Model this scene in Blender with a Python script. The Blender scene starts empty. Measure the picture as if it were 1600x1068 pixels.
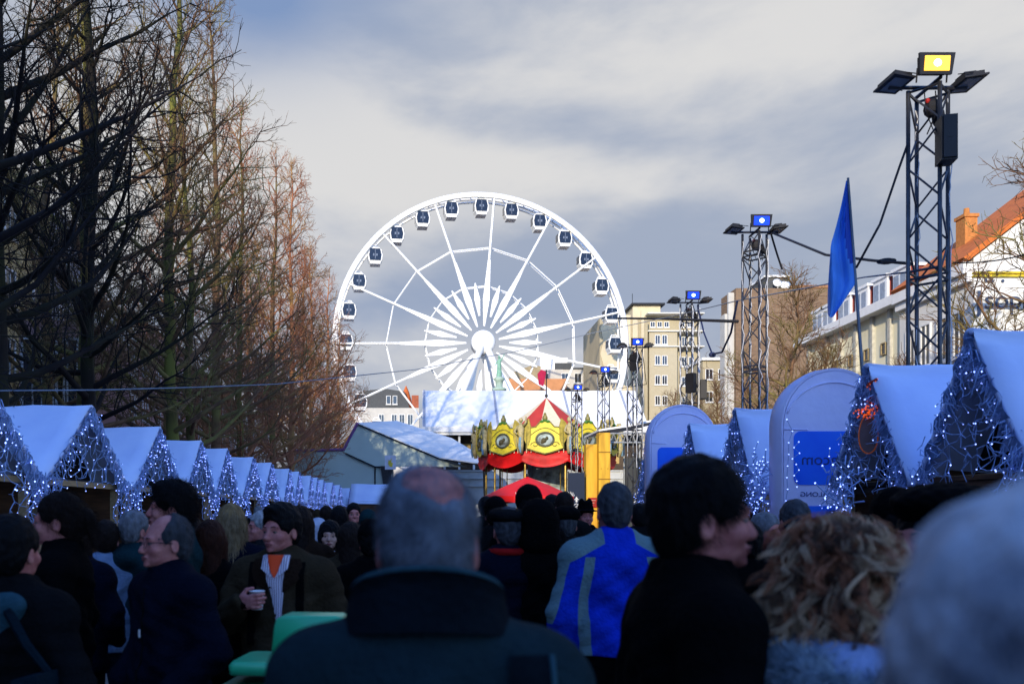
import bpy, math, random
import numpy as np
from mathutils import Vector, Matrix
R = math.radians
S = bpy.context.scene
COL = S.collection
F_PX, CX, HZ, EYE = 1350.0, 665.0, 800.0, 1.68      # lens in photo pixels, vanishing point, eye height

# ------------------------------------------------------------------ camera
cam_d = bpy.data.cameras.new('camera'); cam = bpy.data.objects.new('camera', cam_d); COL.objects.link(cam)
cam.location = (0, 0, EYE); cam.rotation_euler = (R(90), 0, 0)
cam_d.sensor_width = 36; cam_d.lens = 36 * F_PX / 1600
cam_d.shift_x = (800 - CX) / 1600; cam_d.shift_y = (HZ - 534) / 1600
cam_d.clip_start = .05; cam_d.clip_end = 3000
cam_d.dof.use_dof = True; cam_d.dof.focus_distance = 30; cam_d.dof.aperture_fstop = 3.2
S.camera = cam
S.view_settings.view_transform = 'Standard'; S.view_settings.look = 'None'
S.view_settings.exposure = 0.0; S.view_settings.gamma = 1

# ------------------------------------------------------------------ sky and sun
SUN_EL, SUN_AZ = 16.0, 20.0                          # sun behind the camera, to the left
to_sun = Vector((-math.sin(R(SUN_AZ)) * math.cos(R(SUN_EL)), -math.cos(R(SUN_AZ)) * math.cos(R(SUN_EL)), math.sin(R(SUN_EL))))
W = bpy.data.worlds.new('World'); S.world = W; W.use_nodes = True
def world_nodes():
    nt = W.node_tree; nt.nodes.clear(); L = nt.links
    def N(t, **k):
        n = nt.nodes.new(t)
        for a, b in k.items(): setattr(n, a, b)
        return n
    def mth(op, a, b=None, c=None, clamp=False):
        n = N('ShaderNodeMath', operation=op, use_clamp=clamp)
        for i, v in enumerate((a, b, c)):
            if v is None: continue
            if isinstance(v, (int, float)): n.inputs[i].default_value = v
            else: L.new(v, n.inputs[i])
        return n.outputs[0]
    def mix(f, a, b, blend='MIX'):
        n = N('ShaderNodeMix', data_type='RGBA', blend_type=blend)
        if isinstance(f, (int, float)): n.inputs[0].default_value = f
        else: L.new(f, n.inputs[0])
        for i, v in ((6, a), (7, b)):
            if isinstance(v, tuple): n.inputs[i].default_value = (*v, 1)
            else: L.new(v, n.inputs[i])
        return n.outputs[2]
    def smooth(x, lo, hi):
        n = N('ShaderNodeMapRange', interpolation_type='SMOOTHSTEP'); L.new(x, n.inputs[0])
        n.inputs[1].default_value = lo; n.inputs[2].default_value = hi
        return n.outputs[0]
    tc = N('ShaderNodeTexCoord'); sp = N('ShaderNodeSeparateXYZ'); L.new(tc.outputs['Generated'], sp.inputs[0])
    x, y, z = sp.outputs
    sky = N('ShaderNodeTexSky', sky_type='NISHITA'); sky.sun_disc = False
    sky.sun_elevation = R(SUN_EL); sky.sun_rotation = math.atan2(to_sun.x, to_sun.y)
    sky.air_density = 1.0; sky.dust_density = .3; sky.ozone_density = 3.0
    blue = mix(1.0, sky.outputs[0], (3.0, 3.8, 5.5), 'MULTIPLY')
    cb = N('ShaderNodeCombineXYZ'); L.new(mth('MULTIPLY', x, 1.3), cb.inputs[0]); L.new(mth('MULTIPLY', y, .8), cb.inputs[1]); L.new(mth('ADD', mth('MULTIPLY', z, 3.4), mth('MULTIPLY', x, -.12)), cb.inputs[2])
    def noise(scale, detail, rough, dist, off):
        mp = N('ShaderNodeMapping'); mp.inputs['Location'].default_value = off; L.new(cb.outputs[0], mp.inputs[0])
        n = N('ShaderNodeTexNoise'); L.new(mp.outputs[0], n.inputs['Vector'])
        n.inputs['Scale'].default_value = scale; n.inputs['Detail'].default_value = detail
        n.inputs['Roughness'].default_value = rough; n.inputs['Distortion'].default_value = dist
        return n.outputs[0]
    n1 = noise(2.1, 8, .5, .15, (3.1, .2, 1.7)); n2 = noise(4.0, 9, .55, .2, (9, 4, 2))
    az = mth('DIVIDE', x, mth('MAXIMUM', mth('ABSOLUTE', y), .08)); el = mth('DIVIDE', z, mth('MAXIMUM', mth('ABSOLUTE', y), .08))
    def blob(px, py, sx, sy):                        # a cloud bank or a gap at a compass direction
        a = mth('DIVIDE', mth('SUBTRACT', az, (px - CX) / F_PX), sx / F_PX); b = mth('DIVIDE', mth('SUBTRACT', el, (HZ - py) / F_PX), sy / F_PX)
        return mth('EXPONENT', mth('MULTIPLY', mth('ADD', mth('MULTIPLY', a, a), mth('MULTIPLY', b, b)), -1.0))
    light = mth('MULTIPLY_ADD', smooth(n1, .36, .64), .55, 0.10)
    for b_, w_ in ((blob(1200, 60, 420, 75), .5), (blob(500, 215, 130, 75), .85), (blob(250, 220, 320, 140), .8), (blob(760, 270, 700, 45), .4), (blob(1250, 300, 500, 60), .18)):
        light = mth('ADD', light, mth('MULTIPLY', b_, w_))
    for b_, w_ in ((blob(800, 440, 340, 75), .45), (blob(760, 190, 260, 40), .3), (blob(1200, 370, 300, 40), .1)):
        light = mth('SUBTRACT', light, mth('MULTIPLY', b_, w_))
    light = mth('ADD', light, mth('MULTIPLY', mth('SUBTRACT', n2, .5), 1.5), clamp=True)
    light = smooth(light, -.05, 1.0)
    cloud = mix(light, (.36, .42, .545), (.72, .715, .715))
    gap = mth('ADD', blob(400, -10, 210, 130), mth('MULTIPLY', blob(720, 480, 300, 60), .28))
    gap = mth('MULTIPLY', gap, mth('ADD', .45, n2), clamp=True)
    cloud = mix(gap, cloud, (.22, .32, .54))
    cloud = mix(1.0, cloud, (10, 10, 10), 'MULTIPLY')
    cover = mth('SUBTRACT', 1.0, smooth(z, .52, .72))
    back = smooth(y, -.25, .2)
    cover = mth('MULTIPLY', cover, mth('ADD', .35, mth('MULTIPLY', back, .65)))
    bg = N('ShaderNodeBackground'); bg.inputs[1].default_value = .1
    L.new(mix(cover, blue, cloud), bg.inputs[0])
    o = N('ShaderNodeOutputWorld'); L.new(bg.outputs[0], o.inputs[0])
world_nodes()
sun_d = bpy.data.lights.new('sun', 'SUN'); sun_d.energy = 5.0; sun_d.angle = R(.5); sun_d.color = (1, .87, .66)
sun = bpy.data.objects.new('sun', sun_d); COL.objects.link(sun); sun.rotation_euler = to_sun.to_track_quat('Z', 'Y').to_euler()

# ------------------------------------------------------------------ helpers
def P(px, py, Y): return Vector(((px - CX) / F_PX * Y, Y, EYE + (HZ - py) / F_PX * Y))
def XP(px, Y): return (px - CX) / F_PX * Y
def ZP(py, Y): return EYE + (HZ - py) / F_PX * Y
_M = {}
def mat(name, col, rough=.7, var=.25, scale=6, bump=0, metal=0, emit=0, col2=None, bscale=None, spec=.3, stretch=(1, 1, 1), trans=0):
    if name in _M: return _M[name]
    m = bpy.data.materials.new(name); m.use_nodes = True; nt = m.node_tree; b = nt.nodes['Principled BSDF']
    b.inputs['Roughness'].default_value = rough; b.inputs['Metallic'].default_value = metal
    b.inputs['Specular IOR Level'].default_value = spec
    tc = nt.nodes.new('ShaderNodeTexCoord'); mp = nt.nodes.new('ShaderNodeMapping'); mp.inputs['Scale'].default_value = stretch
    nt.links.new(tc.outputs['Object'], mp.inputs[0])
    n = nt.nodes.new('ShaderNodeTexNoise'); n.inputs['Scale'].default_value = scale; n.inputs['Detail'].default_value = 5
    nt.links.new(mp.outputs[0], n.inputs['Vector'])
    r = nt.nodes.new('ShaderNodeMapRange'); r.inputs[1].default_value = .35; r.inputs[2].default_value = .65
    nt.links.new(n.outputs[0], r.inputs[0])
    mx = nt.nodes.new('ShaderNodeMix'); mx.data_type = 'RGBA'; nt.links.new(r.outputs[0], mx.inputs[0])
    c2 = col2 or tuple(c * (1 - var) for c in col)
    mx.inputs[6].default_value = (*c2, 1); mx.inputs[7].default_value = (*col, 1)
    nt.links.new(mx.outputs[2], b.inputs['Base Color'])
    if bump:
        n2 = nt.nodes.new('ShaderNodeTexNoise'); n2.inputs['Scale'].default_value = bscale or scale * 3; n2.inputs['Detail'].default_value = 6
        nt.links.new(mp.outputs[0], n2.inputs['Vector'])
        bp = nt.nodes.new('ShaderNodeBump'); bp.inputs['Strength'].default_value = bump; bp.inputs['Distance'].default_value = .02
        nt.links.new(n2.outputs[0], bp.inputs['Height']); nt.links.new(bp.outputs[0], b.inputs['Normal'])
    if emit:
        b.inputs['Emission Color'].default_value = (*col, 1); b.inputs['Emission Strength'].default_value = emit
    if trans: b.inputs['Transmission Weight'].default_value = trans
    _M[name] = m
    return m
def brick_mat(name, c1, c2, mortar, scale=1.0, bw=.5, bh=.12):
    m = mat(name, c1, .85, col2=c2, scale=1.5); nt = m.node_tree; b = nt.nodes['Principled BSDF']
    geo = nt.nodes.new('ShaderNodeNewGeometry'); sp = nt.nodes.new('ShaderNodeSeparateXYZ'); nt.links.new(geo.outputs['Position'], sp.inputs[0])
    ad = nt.nodes.new('ShaderNodeMath'); ad.operation = 'ADD'; nt.links.new(sp.outputs[0], ad.inputs[0]); nt.links.new(sp.outputs[1], ad.inputs[1])
    cb = nt.nodes.new('ShaderNodeCombineXYZ'); nt.links.new(ad.outputs[0], cb.inputs[0]); nt.links.new(sp.outputs[2], cb.inputs[1])
    br = nt.nodes.new('ShaderNodeTexBrick'); nt.links.new(cb.outputs[0], br.inputs[0])
    br.inputs['Scale'].default_value = scale; br.inputs['Brick Width'].default_value = bw; br.inputs['Row Height'].default_value = bh
    br.inputs['Mortar Size'].default_value = .02; br.inputs['Mortar'].default_value = (*mortar, 1)
    mx = [n for n in nt.nodes if n.type == 'MIX'][0]
    nt.links.new(mx.outputs[2], br.inputs['Color1'])
    g = nt.nodes.new('ShaderNodeMix'); g.data_type = 'RGBA'; g.blend_type = 'MULTIPLY'; g.inputs[0].default_value = 1
    nt.links.new(mx.outputs[2], g.inputs[6]); g.inputs[7].default_value = (.8, .8, .8, 1); nt.links.new(g.outputs[2], br.inputs['Color2'])
    nt.links.new(br.outputs[0], b.inputs['Base Color'])
    return m

def link(name, me, m=None, parent=None):
    o = bpy.data.objects.new(name, me); COL.objects.link(o)
    if m is not None and me is not None:
        for x in (m if isinstance(m, (list, tuple)) else [m]): me.materials.append(x)
    if parent is not None: o.parent = parent
    return o
def tag(o, label=None, cat=None, group=None, kind=None):
    for k, v in (('label', label), ('category', cat), ('group', group), ('kind', kind)):
        if v: o[k] = v
    return o
def thing(name, label, cat, loc=(0, 0, 0), rz=0, group=None, scale=1):
    o = bpy.data.objects.new(name, None); COL.objects.link(o); o.empty_display_size = .2
    o.location = loc; o.rotation_euler = (0, 0, rz); o.scale = (scale,) * 3
    return tag(o, label, cat, group)
def copy_tree(o, parent=None):
    c = o.copy(); COL.objects.link(c)
    if parent is not None: c.parent = parent
    for ch in list(o.children): copy_tree(ch, c)
    return c
def dup(o, loc, rz=None, label=None, group=None, scale=None):
    c = copy_tree(o); c.location = loc
    if rz is not None: c.rotation_euler = (0, 0, rz)
    if scale: c.scale = (scale,) * 3
    if label: c['label'] = label
    if group: c['group'] = group
    return c

class MB:
    def __init__(s): s.v = []; s.f = []; s.mi = []; s.cur = 0
    def add(s, vs, fs):
        n = len(s.v); s.v += [tuple(v) for v in vs]
        for f in fs: s.f.append([i + n for i in f]); s.mi.append(s.cur)
        return s
    def box(s, c, d, rot=None):
        x, y, z = [a / 2 for a in d]; c = Vector(c)
        vs = [Vector((i * x, j * y, k * z)) for i in (-1, 1) for j in (-1, 1) for k in (-1, 1)]
        if rot is not None: vs = [rot @ v for v in vs]
        return s.add([v + c for v in vs], [(0, 1, 3, 2), (4, 6, 7, 5), (0, 4, 5, 1), (2, 3, 7, 6), (0, 2, 6, 4), (1, 5, 7, 3)])
    def bb(s, x0, x1, y0, y1, z0, z1): return s.box(((x0 + x1) / 2, (y0 + y1) / 2, (z0 + z1) / 2), (x1 - x0, y1 - y0, z1 - z0))
    def path(s, pts, rad, n=6, caps=True, flat=1):
        pts = [Vector(p) for p in pts]
        if isinstance(rad, (int, float)): rad = [rad] * len(pts)
        rings = []; up = None
        for i, p in enumerate(pts):
            t = (pts[min(i + 1, len(pts) - 1)] - pts[max(i - 1, 0)])
            t = t.normalized() if t.length > 1e-9 else Vector((0, 0, 1))
            if up is None: up = Vector((0, 0, 1)) if abs(t.z) < .9 else Vector((0, 1, 0))
            a = t.cross(up)
            if a.length < 1e-5: a = t.cross(Vector((1, .3, 0)))
            a.normalize(); b = a.cross(t); up = b
            rings.append([p + (a * math.cos(2 * math.pi * k / n) * rad[i] + b * math.sin(2 * math.pi * k / n) * rad[i] * flat) for k in range(n)])
        fs = [(i * n + k, i * n + (k + 1) % n, (i + 1) * n + (k + 1) % n, (i + 1) * n + k) for i in range(len(pts) - 1) for k in range(n)]
        if caps: fs += [tuple(range(n - 1, -1, -1)), tuple((len(pts) - 1) * n + k for k in range(n))]
        return s.add([v for r in rings for v in r], fs)
    def tube(s, a, b, r, r2=None, n=6): return s.path([a, b], [r, r if r2 is None else r2], n)
    def lathe(s, prof, n=24, c=(0, 0, 0), sx=1, sy=1):
        vs = [(c[0] + r * sx * math.cos(2 * math.pi * k / n), c[1] + r * sy * math.sin(2 * math.pi * k / n), c[2] + z) for r, z in prof for k in range(n)]
        return s.add(vs, [(i * n + k, i * n + (k + 1) % n, (i + 1) * n + (k + 1) % n, (i + 1) * n + k) for i in range(len(prof) - 1) for k in range(n)])
    def sphere(s, c, r, n=8, m=5):
        prof = [(max(1e-4, math.sin(math.pi * i / m)), -math.cos(math.pi * i / m)) for i in range(m + 1)]
        r = r if isinstance(r, (tuple, list)) else (r, r, r)
        vs = [(c[0] + q * r[0] * math.cos(2 * math.pi * k / n), c[1] + q * r[1] * math.sin(2 * math.pi * k / n), c[2] + z * r[2]) for q, z in prof for k in range(n)]
        return s.add(vs, [(i * n + k, i * n + (k + 1) % n, (i + 1) * n + (k + 1) % n, (i + 1) * n + k) for i in range(m) for k in range(n)])
    def octa(s, c, r):
        x, y, z = c
        return s.add([(x + r, y, z), (x - r, y, z), (x, y + r, z), (x, y - r, z), (x, y, z + r), (x, y, z - r)],
                     [(0, 2, 4), (2, 1, 4), (1, 3, 4), (3, 0, 4), (2, 0, 5), (1, 2, 5), (3, 1, 5), (0, 3, 5)])
    def prism(s, outline, f, depth):                 # outline in 2-D, f maps (u, v, w) to 3-D, w runs over the depth
        n = len(outline)
        vs = [f(u, v, 0) for u, v in outline] + [f(u, v, depth) for u, v in outline]
        return s.add(vs, [tuple(range(n)), tuple(range(2 * n - 1, n - 1, -1))] + [(k, n + k, n + (k + 1) % n, (k + 1) % n) for k in range(n)])
    def mesh(s, smooth=False, name='mesh'):
        me = bpy.data.meshes.new(name); me.from_pydata(s.v, [], s.f); me.update()
        if any(s.mi): me.polygons.foreach_set('material_index', s.mi)
        if smooth: me.polygons.foreach_set('use_smooth', [True] * len(me.polygons))
        return me
    def build(s, name, m, parent=None, smooth=False): return link(name, s.mesh(smooth, name), m, parent)

def text_part(name, txt, size, loc, rot, m, parent, mirror=False, depth=.01, align='CENTER', sx=1):
    c = bpy.data.curves.new('t', 'FONT'); c.body = txt; c.size = size; c.extrude = depth; c.align_x = align
    t = bpy.data.objects.new('t', c); COL.objects.link(t)
    me = bpy.data.meshes.new_from_object(t.evaluated_get(bpy.context.evaluated_depsgraph_get()))
    bpy.data.objects.remove(t); bpy.data.curves.remove(c)
    me.transform(Matrix.Diagonal((-sx if mirror else sx, 1, 1, 1)))
    o = link(name, me, m, parent); o.location = loc; o.rotation_euler = rot
    return o

# ------------------------------------------------------------------ implicit surfaces for bodies and clothes
class SDF:
    def __init__(s): s.pr = []; s.Rm = np.eye(3); s.o = np.zeros(3)
    def frame(s, yaw=0, pitch=0, o=(0, 0, 0), roll=0):
        s.Rm = np.array(Matrix.Rotation(yaw, 3, 'Z') @ Matrix.Rotation(pitch, 3, 'X') @ Matrix.Rotation(roll, 3, 'Y')); s.o = np.array(o, float); return s
    def _t(s, p): return s.Rm @ (np.array(p, float) - s.o) + s.o
    def ell(s, c, r, k=.02, op='u', rot=None):
        Rm = s.Rm if rot is None else s.Rm @ np.array(rot)
        s.pr.append(('e', s._t(c), np.array(r, float), Rm.copy(), k, op)); return s
    def cap(s, a, b, ra, rb=None, k=.02, op='u', fy=1.0):
        s.pr.append(('c', s._t(a), s._t(b), ra, ra if rb is None else rb, fy, k, op)); return s
    def plane(s, p, n): n = np.array(n, float); n /= np.linalg.norm(n); s.pr.append(('p', np.array(p, float), n)); return s
    def mesh(s, ax, name='body', disp=None):
        X, Y, Z = [np.asarray(a, np.float32) for a in ax]
        F = np.full((len(X), len(Y), len(Z)), 1.0, np.float32)
        for q in s.pr:
            if q[0] == 'p':
                d = (X[:, None, None] - q[1][0]) * q[2][0] + (Y[None, :, None] - q[1][1]) * q[2][1] + (Z[None, None, :] - q[1][2]) * q[2][2]
                F = np.maximum(F, d); continue
            if q[0] == 'e':
                _, c, r, Rm, k, op = q; m = k + .03
                ext = np.abs(Rm) @ r; lo, hi = c - ext - m, c + ext + m
            else:
                _, a, b, ra, rb, fy, k, op = q; m = k + .03 + max(ra, rb)
                lo, hi = np.minimum(a, b) - m, np.maximum(a, b) + m
            sl = [slice(max(0, np.searchsorted(A, l) - 1), np.searchsorted(A, h) + 1) for A, l, h in zip((X, Y, Z), lo, hi)]
            x, y, z = X[sl[0]][:, None, None], Y[sl[1]][None, :, None], Z[sl[2]][None, None, :]
            if 0 in (x.size, y.size, z.size): continue
            if q[0] == 'e':
                dx, dy, dz = x - c[0], y - c[1], z - c[2]
                l = [Rm[0, i] * dx + Rm[1, i] * dy + Rm[2, i] * dz for i in range(3)]
                k0 = np.sqrt(sum((l[i] / r[i]) ** 2 for i in range(3))) + 1e-6; k1 = np.sqrt(sum((l[i] / r[i] ** 2) ** 2 for i in range(3))) + 1e-6
                d = k0 * (k0 - 1) / k1
            else:
                ab = (b - a).copy(); w = np.array([1, 1 / fy, 1]); abw = ab * w; L2 = max(1e-9, (abw ** 2).sum())
                dx, dy, dz = (x - a[0]) * w[0], (y - a[1]) * w[1], (z - a[2]) * w[2]
                t = np.clip((dx * abw[0] + dy * abw[1] + dz * abw[2]) / L2, 0, 1)
                d = (np.sqrt((dx - t * abw[0]) ** 2 + (dy - t * abw[1]) ** 2 + (dz - t * abw[2]) ** 2) - (ra + (rb - ra) * t)) * min(1, fy)
            f = F[sl[0], sl[1], sl[2]]
            if op == 'u':
                h = np.maximum(k - np.abs(f - d), 0) / k; F[sl[0], sl[1], sl[2]] = np.minimum(f, d) - h * h * k * .25
            else:
                h = np.maximum(k - np.abs(f + d), 0) / k; F[sl[0], sl[1], sl[2]] = np.maximum(f, -d) + h * h * k * .25
        return nets(F, X, Y, Z, name, disp)
def nets(F, X, Y, Z, name, disp=None):
    n = F.shape; c = tuple(k - 1 for k in n); neg = F < 0
    C = np.zeros(c, np.int8)
    for i in (0, 1):
        for j in (0, 1):
            for k in (0, 1): C += neg[i:i + c[0], j:j + c[1], k:k + c[2]]
    act = (C > 0) & (C < 8); ii, jj, kk = np.nonzero(act); idx = np.full(c, -1, np.int64); idx[ii, jj, kk] = np.arange(len(ii))
    acc = np.zeros((len(ii), 3)); cnt = np.zeros(len(ii)); co = (X, Y, Z)
    corners = [(i, j, k) for i in (0, 1) for j in (0, 1) for k in (0, 1)]
    for a in corners:
        for axn in range(3):
            if a[axn]: continue
            b = list(a); b[axn] = 1
            fa = F[ii + a[0], jj + a[1], kk + a[2]]; fb = F[ii + b[0], jj + b[1], kk + b[2]]
            m = (fa < 0) != (fb < 0); t = np.where(m, fa / (fa - fb + 1e-12 * (fa == fb)), 0)
            pa = np.stack([X[ii + a[0]], Y[jj + a[1]], Z[kk + a[2]]], 1); pb = np.stack([X[ii + b[0]], Y[jj + b[1]], Z[kk + b[2]]], 1)
            acc += (pa + (pb - pa) * t[:, None]) * m[:, None]; cnt += m
    V = acc / np.maximum(cnt, 1)[:, None]; faces = []
    for axn in range(3):
        sl0 = [slice(1, n[q] - 1) for q in range(3)]; sl0[axn] = slice(0, n[axn] - 1); sl1 = list(sl0); sl1[axn] = slice(1, n[axn])
        a = neg[tuple(sl0)]; b = neg[tuple(sl1)]; e = np.nonzero(a != b); flip = a[e]
        base = [e[q] + (1 if q != axn else 0) for q in range(3)]; u, v = [(1, 2), (2, 0), (0, 1)][axn]
        q4 = []
        for du, dv in ((0, 0), (-1, 0), (-1, -1), (0, -1)):
            p = [x.copy() for x in base]; p[u] = p[u] + du; p[v] = p[v] + dv
            q4.append(idx[p[0], p[1], p[2]])
        q4 = np.stack(q4, 1); q4[~flip] = q4[~flip][:, ::-1]; faces.append(q4)
    Q = np.concatenate(faces); Q = Q[(Q >= 0).all(1)]
    if disp is not None: V = disp(V)
    me = bpy.data.meshes.new(name); me.vertices.add(len(V)); me.vertices.foreach_set('co', V.astype(np.float32).ravel())
    me.loops.add(len(Q) * 4); me.loops.foreach_set('vertex_index', Q.ravel().astype(np.int32))
    me.polygons.add(len(Q)); me.polygons.foreach_set('loop_start', np.arange(0, len(Q) * 4, 4, dtype=np.int32)); me.polygons.foreach_set('loop_total', np.full(len(Q), 4, np.int32))
    me.update(calc_edges=True); me.validate(); me.polygons.foreach_set('use_smooth', [True] * len(me.polygons))
    return me
def axis(lo, hi, coarse, fine=()):
    out = [lo]
    while out[-1] < hi:
        s = coarse
        for a, b, r in fine:
            if a - r <= out[-1] <= b: s = min(s, r)
        out.append(out[-1] + s)
    return np.array(out)
def strands(me, pred, n, length, width, droop, seed, curl=.3, lift=.35, comb=(0, 0, -1)):   # short hairs rooted on a mesh
    rnd = random.Random(seed); polys = [p for p in me.polygons if pred(p.center, p.normal)]
    mb = MB()
    if not polys: return mb
    cum = np.cumsum([p.area for p in polys]); cum = cum / cum[-1]
    cb = Vector(comb)
    for i in range(n):
        p = polys[int(np.searchsorted(cum, rnd.random()))]
        vs = [me.vertices[v].co for v in p.vertices]; a, b = rnd.random(), rnd.random()
        o = vs[0].lerp(vs[1], a).lerp(vs[3].lerp(vs[2], a), b)
        d = (p.normal * lift + cb + Vector([rnd.gauss(0, curl) for _ in range(3)])); d.normalize()
        l = length * rnd.uniform(.6, 1.3); side = d.cross(p.normal)
        side = side.normalized() * width if side.length > 1e-4 else Vector((width, 0, 0))
        q1 = o + d * l * .5 + p.normal * l * .12; q2 = o + (d + Vector((0, 0, -droop))).normalized() * l
        mb.add([o - side, o + side, q1 + side * .8, q1 - side * .8, q2], [(0, 1, 2, 3), (3, 2, 4)])
    return mb

exec_parts = []
# ================================================================== setting
def wb(mb, name, m, parent, smooth=False):           # build a mesh given in world coordinates under an unrotated thing
    r = parent
    while r.parent is not None: r = r.parent
    l = r.location
    mb.v = [(a - l[0], b - l[1], c - l[2]) for a, b, c in mb.v]
    return mb.build(name, m, parent, smooth)

mp_ = MB(); mp_.add([(-900, -300, -.02), (900, -300, -.02), (900, 1500, -.02), (-900, 1500, -.02)], [(0, 1, 2, 3)])
tag(mp_.build('ground', mat('asphalt', (.06, .06, .06), .9, .3, .8, .3)), kind='structure')
q = MB(); q.add([(-14, -40, 0), (14, -40, 0), (14, 100, 0), (-14, 100, 0)], [(0, 1, 2, 3)])
tag(q.build('plaza_paving', mat('plaza', (.14, .135, .13), .85, .35, 2.5, .4)), kind='structure')

m_white = mat('white_paint', (.80, .80, .78), .5, .06, 4)
m_glass = mat('dark_glass', (.03, .035, .045), .08, .3, 2, spec=.8)
m_frame = mat('window_white', (.72, .72, .70), .5, .08)
m_dark = mat('dark_metal', (.02, .021, .024), .45, .4, 10, metal=.3)

def face_y(Y): return lambda u, v, w: Vector((u, Y - w, v))          # a wall that looks at the camera side
def face_left(X): return lambda u, v, w: Vector((X - w, u, v))       # a wall that looks at the street from the right
def face_right(X): return lambda u, v, w: Vector((X + w, u, v))
def rect(mb, f, u0, u1, v0, v1, w0, w1): return mb.prism([(u0, v0), (u1, v0), (u1, v1), (u0, v1)], lambda u, v, w: f(u, v, w0 + w), w1 - w0)
def window(parent, f, u, v, w, h, fr=m_frame, t=.09, mull=1, pane=m_glass, sill=True):
    mb = MB(); rect(mb, f, u - w / 2, u + w / 2, v + h - t, v + h, .003, .08); rect(mb, f, u - w / 2, u + w / 2, v, v + t, .003, .08)
    rect(mb, f, u - w / 2, u - w / 2 + t, v + t, v + h - t, .003, .08); rect(mb, f, u + w / 2 - t, u + w / 2, v + t, v + h - t, .003, .08)
    for i in range(mull):
        c = u - w / 2 + w * (i + 1) / (mull + 1); rect(mb, f, c - t * .35, c + t * .35, v + t, v + h - t, .003, .07)
    if sill: rect(mb, f, u - w / 2 - .1, u + w / 2 + .1, v - .12, v - .002, .003, .16)
    o = wb(mb, 'window', fr, parent)
    p = MB(); rect(p, f, u - w / 2 + t, u + w / 2 - t, v + t, v + h - t, .003, .03); wb(p, 'pane', pane, o)
    return o
def building(name, label, cat, x0, x1, y0, y1, h, m, group=None):
    t = thing(name, label, cat, ((x0 + x1) / 2, (y0 + y1) / 2, 0), group=group)
    b = MB(); b.bb(x0, x1, y0, y1, -.05, h); wb(b, 'wall', m, t); return t

# --- the cream block right of the wheel
m_cream = mat('cream_render', (.62, .52, .34), .85, .18, .35, .15, col2=(.50, .42, .28))
m_cream2 = mat('ochre_render', (.40, .34, .22), .85, .15, .3, .1)
Y = 135.0
b1 = building('apartment_building', 'tall cream apartment block with patched blank side and bay windows right of the wheel', 'building', XP(937, Y), XP(1012, Y), Y, Y + 14, ZP(497, Y), m_cream2)
q = MB(); q.bb(XP(1012, Y), XP(1100, Y), Y + 2.0, Y + 13, 0, ZP(489, Y)); wb(q, 'wing', m_cream2, b1)
q = MB(); rnd = random.Random(4)                     # the ragged cream plaster on the blank wall
pts = [(XP(944, Y), 0)]
for i in range(16):
    z = 2 + (ZP(492, Y) - 2) * i / 15; pts.append((XP(940 + (i % 2) * 5 + rnd.uniform(-3, 3), Y), z))
pts += [(XP(985, Y), ZP(492, Y)), (XP(985, Y), 0)]
q.prism(pts[::-1], lambda u, v, w: Vector((u, Y - w, v)), .12); wb(q, 'plaster', m_cream, b1)
q = MB(); q.bb(XP(988, Y), XP(996, Y), Y - .25, Y, 0, ZP(480, Y)); q.bb(XP(1001, Y), XP(1006, Y), Y - .3, Y, 0, ZP(486, Y)); wb(q, 'flue', m_cream, b1)
q = MB(); q.bb(XP(1016, Y), XP(1060, Y), Y + .6, Y + 2.0, 8, ZP(517, Y)); wb(q, 'bay', mat('ochre_light', (.44, .38, .26), .8, .1), b1)
q = MB()
for py in (489, 517, 541): q.bb(XP(1013, Y), XP(1102, Y), Y + .3, Y + 2.1, ZP(py, Y) + .01, ZP(py - 2, Y))
wb(q, 'cornice', mat('pale_stone', (.66, .63, .55), .8, .1), b1)
f = face_y(Y + .6)
for px in (1029, 1040): 
    for py in (537, 569, 600, 632): window(b1, f, XP(px, Y), ZP(py, Y), .85, 1.5)
f = face_y(Y + 2)
for px in (1025, 1036, 1047, 1072, 1084): window(b1, f, XP(px, Y), ZP(507, Y), .8, .9)
for px in (1075, 1086):
    for py in (537, 569, 600, 632): window(b1, f, XP(px, Y), ZP(py, Y), .85, 1.5)
q = MB(); q.bb(XP(997, Y), XP(1040, Y), Y + 3, Y + 8, ZP(497, Y), ZP(470, Y)); wb(q, 'penthouse', m_cream, b1)
q = MB(); q.bb(XP(993, Y), XP(1046, Y), Y + 2.4, Y + 8.5, ZP(470, Y) + .002, ZP(467, Y)); wb(q, 'roof_slab', m_dark, b1)
q = MB(); q.tube((XP(1000, Y), Y + 5, ZP(470, Y)), (XP(1000, Y), Y + 5, ZP(446, Y)), .05); wb(q, 'antenna', m_dark, b1)
# --- low ochre houses between the blocks
b = building('town_house', 'small ochre house with white windows between the cream block and the brown one', 'building', XP(1098, 120), XP(1140, 120), 120, 128, ZP(563, 120), m_cream2, 'houses behind the market')
for px in (1108, 1128):
    for py in (593, 628): window(b, face_y(120), XP(px, 120), ZP(py, 120), 1.1, 1.5)
q = MB(); q.bb(XP(1096, 120), XP(1142, 120), 119.6, 128.2, ZP(563, 120) + .002, ZP(559, 120)); wb(q, 'cornice', m_white, b)
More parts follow.
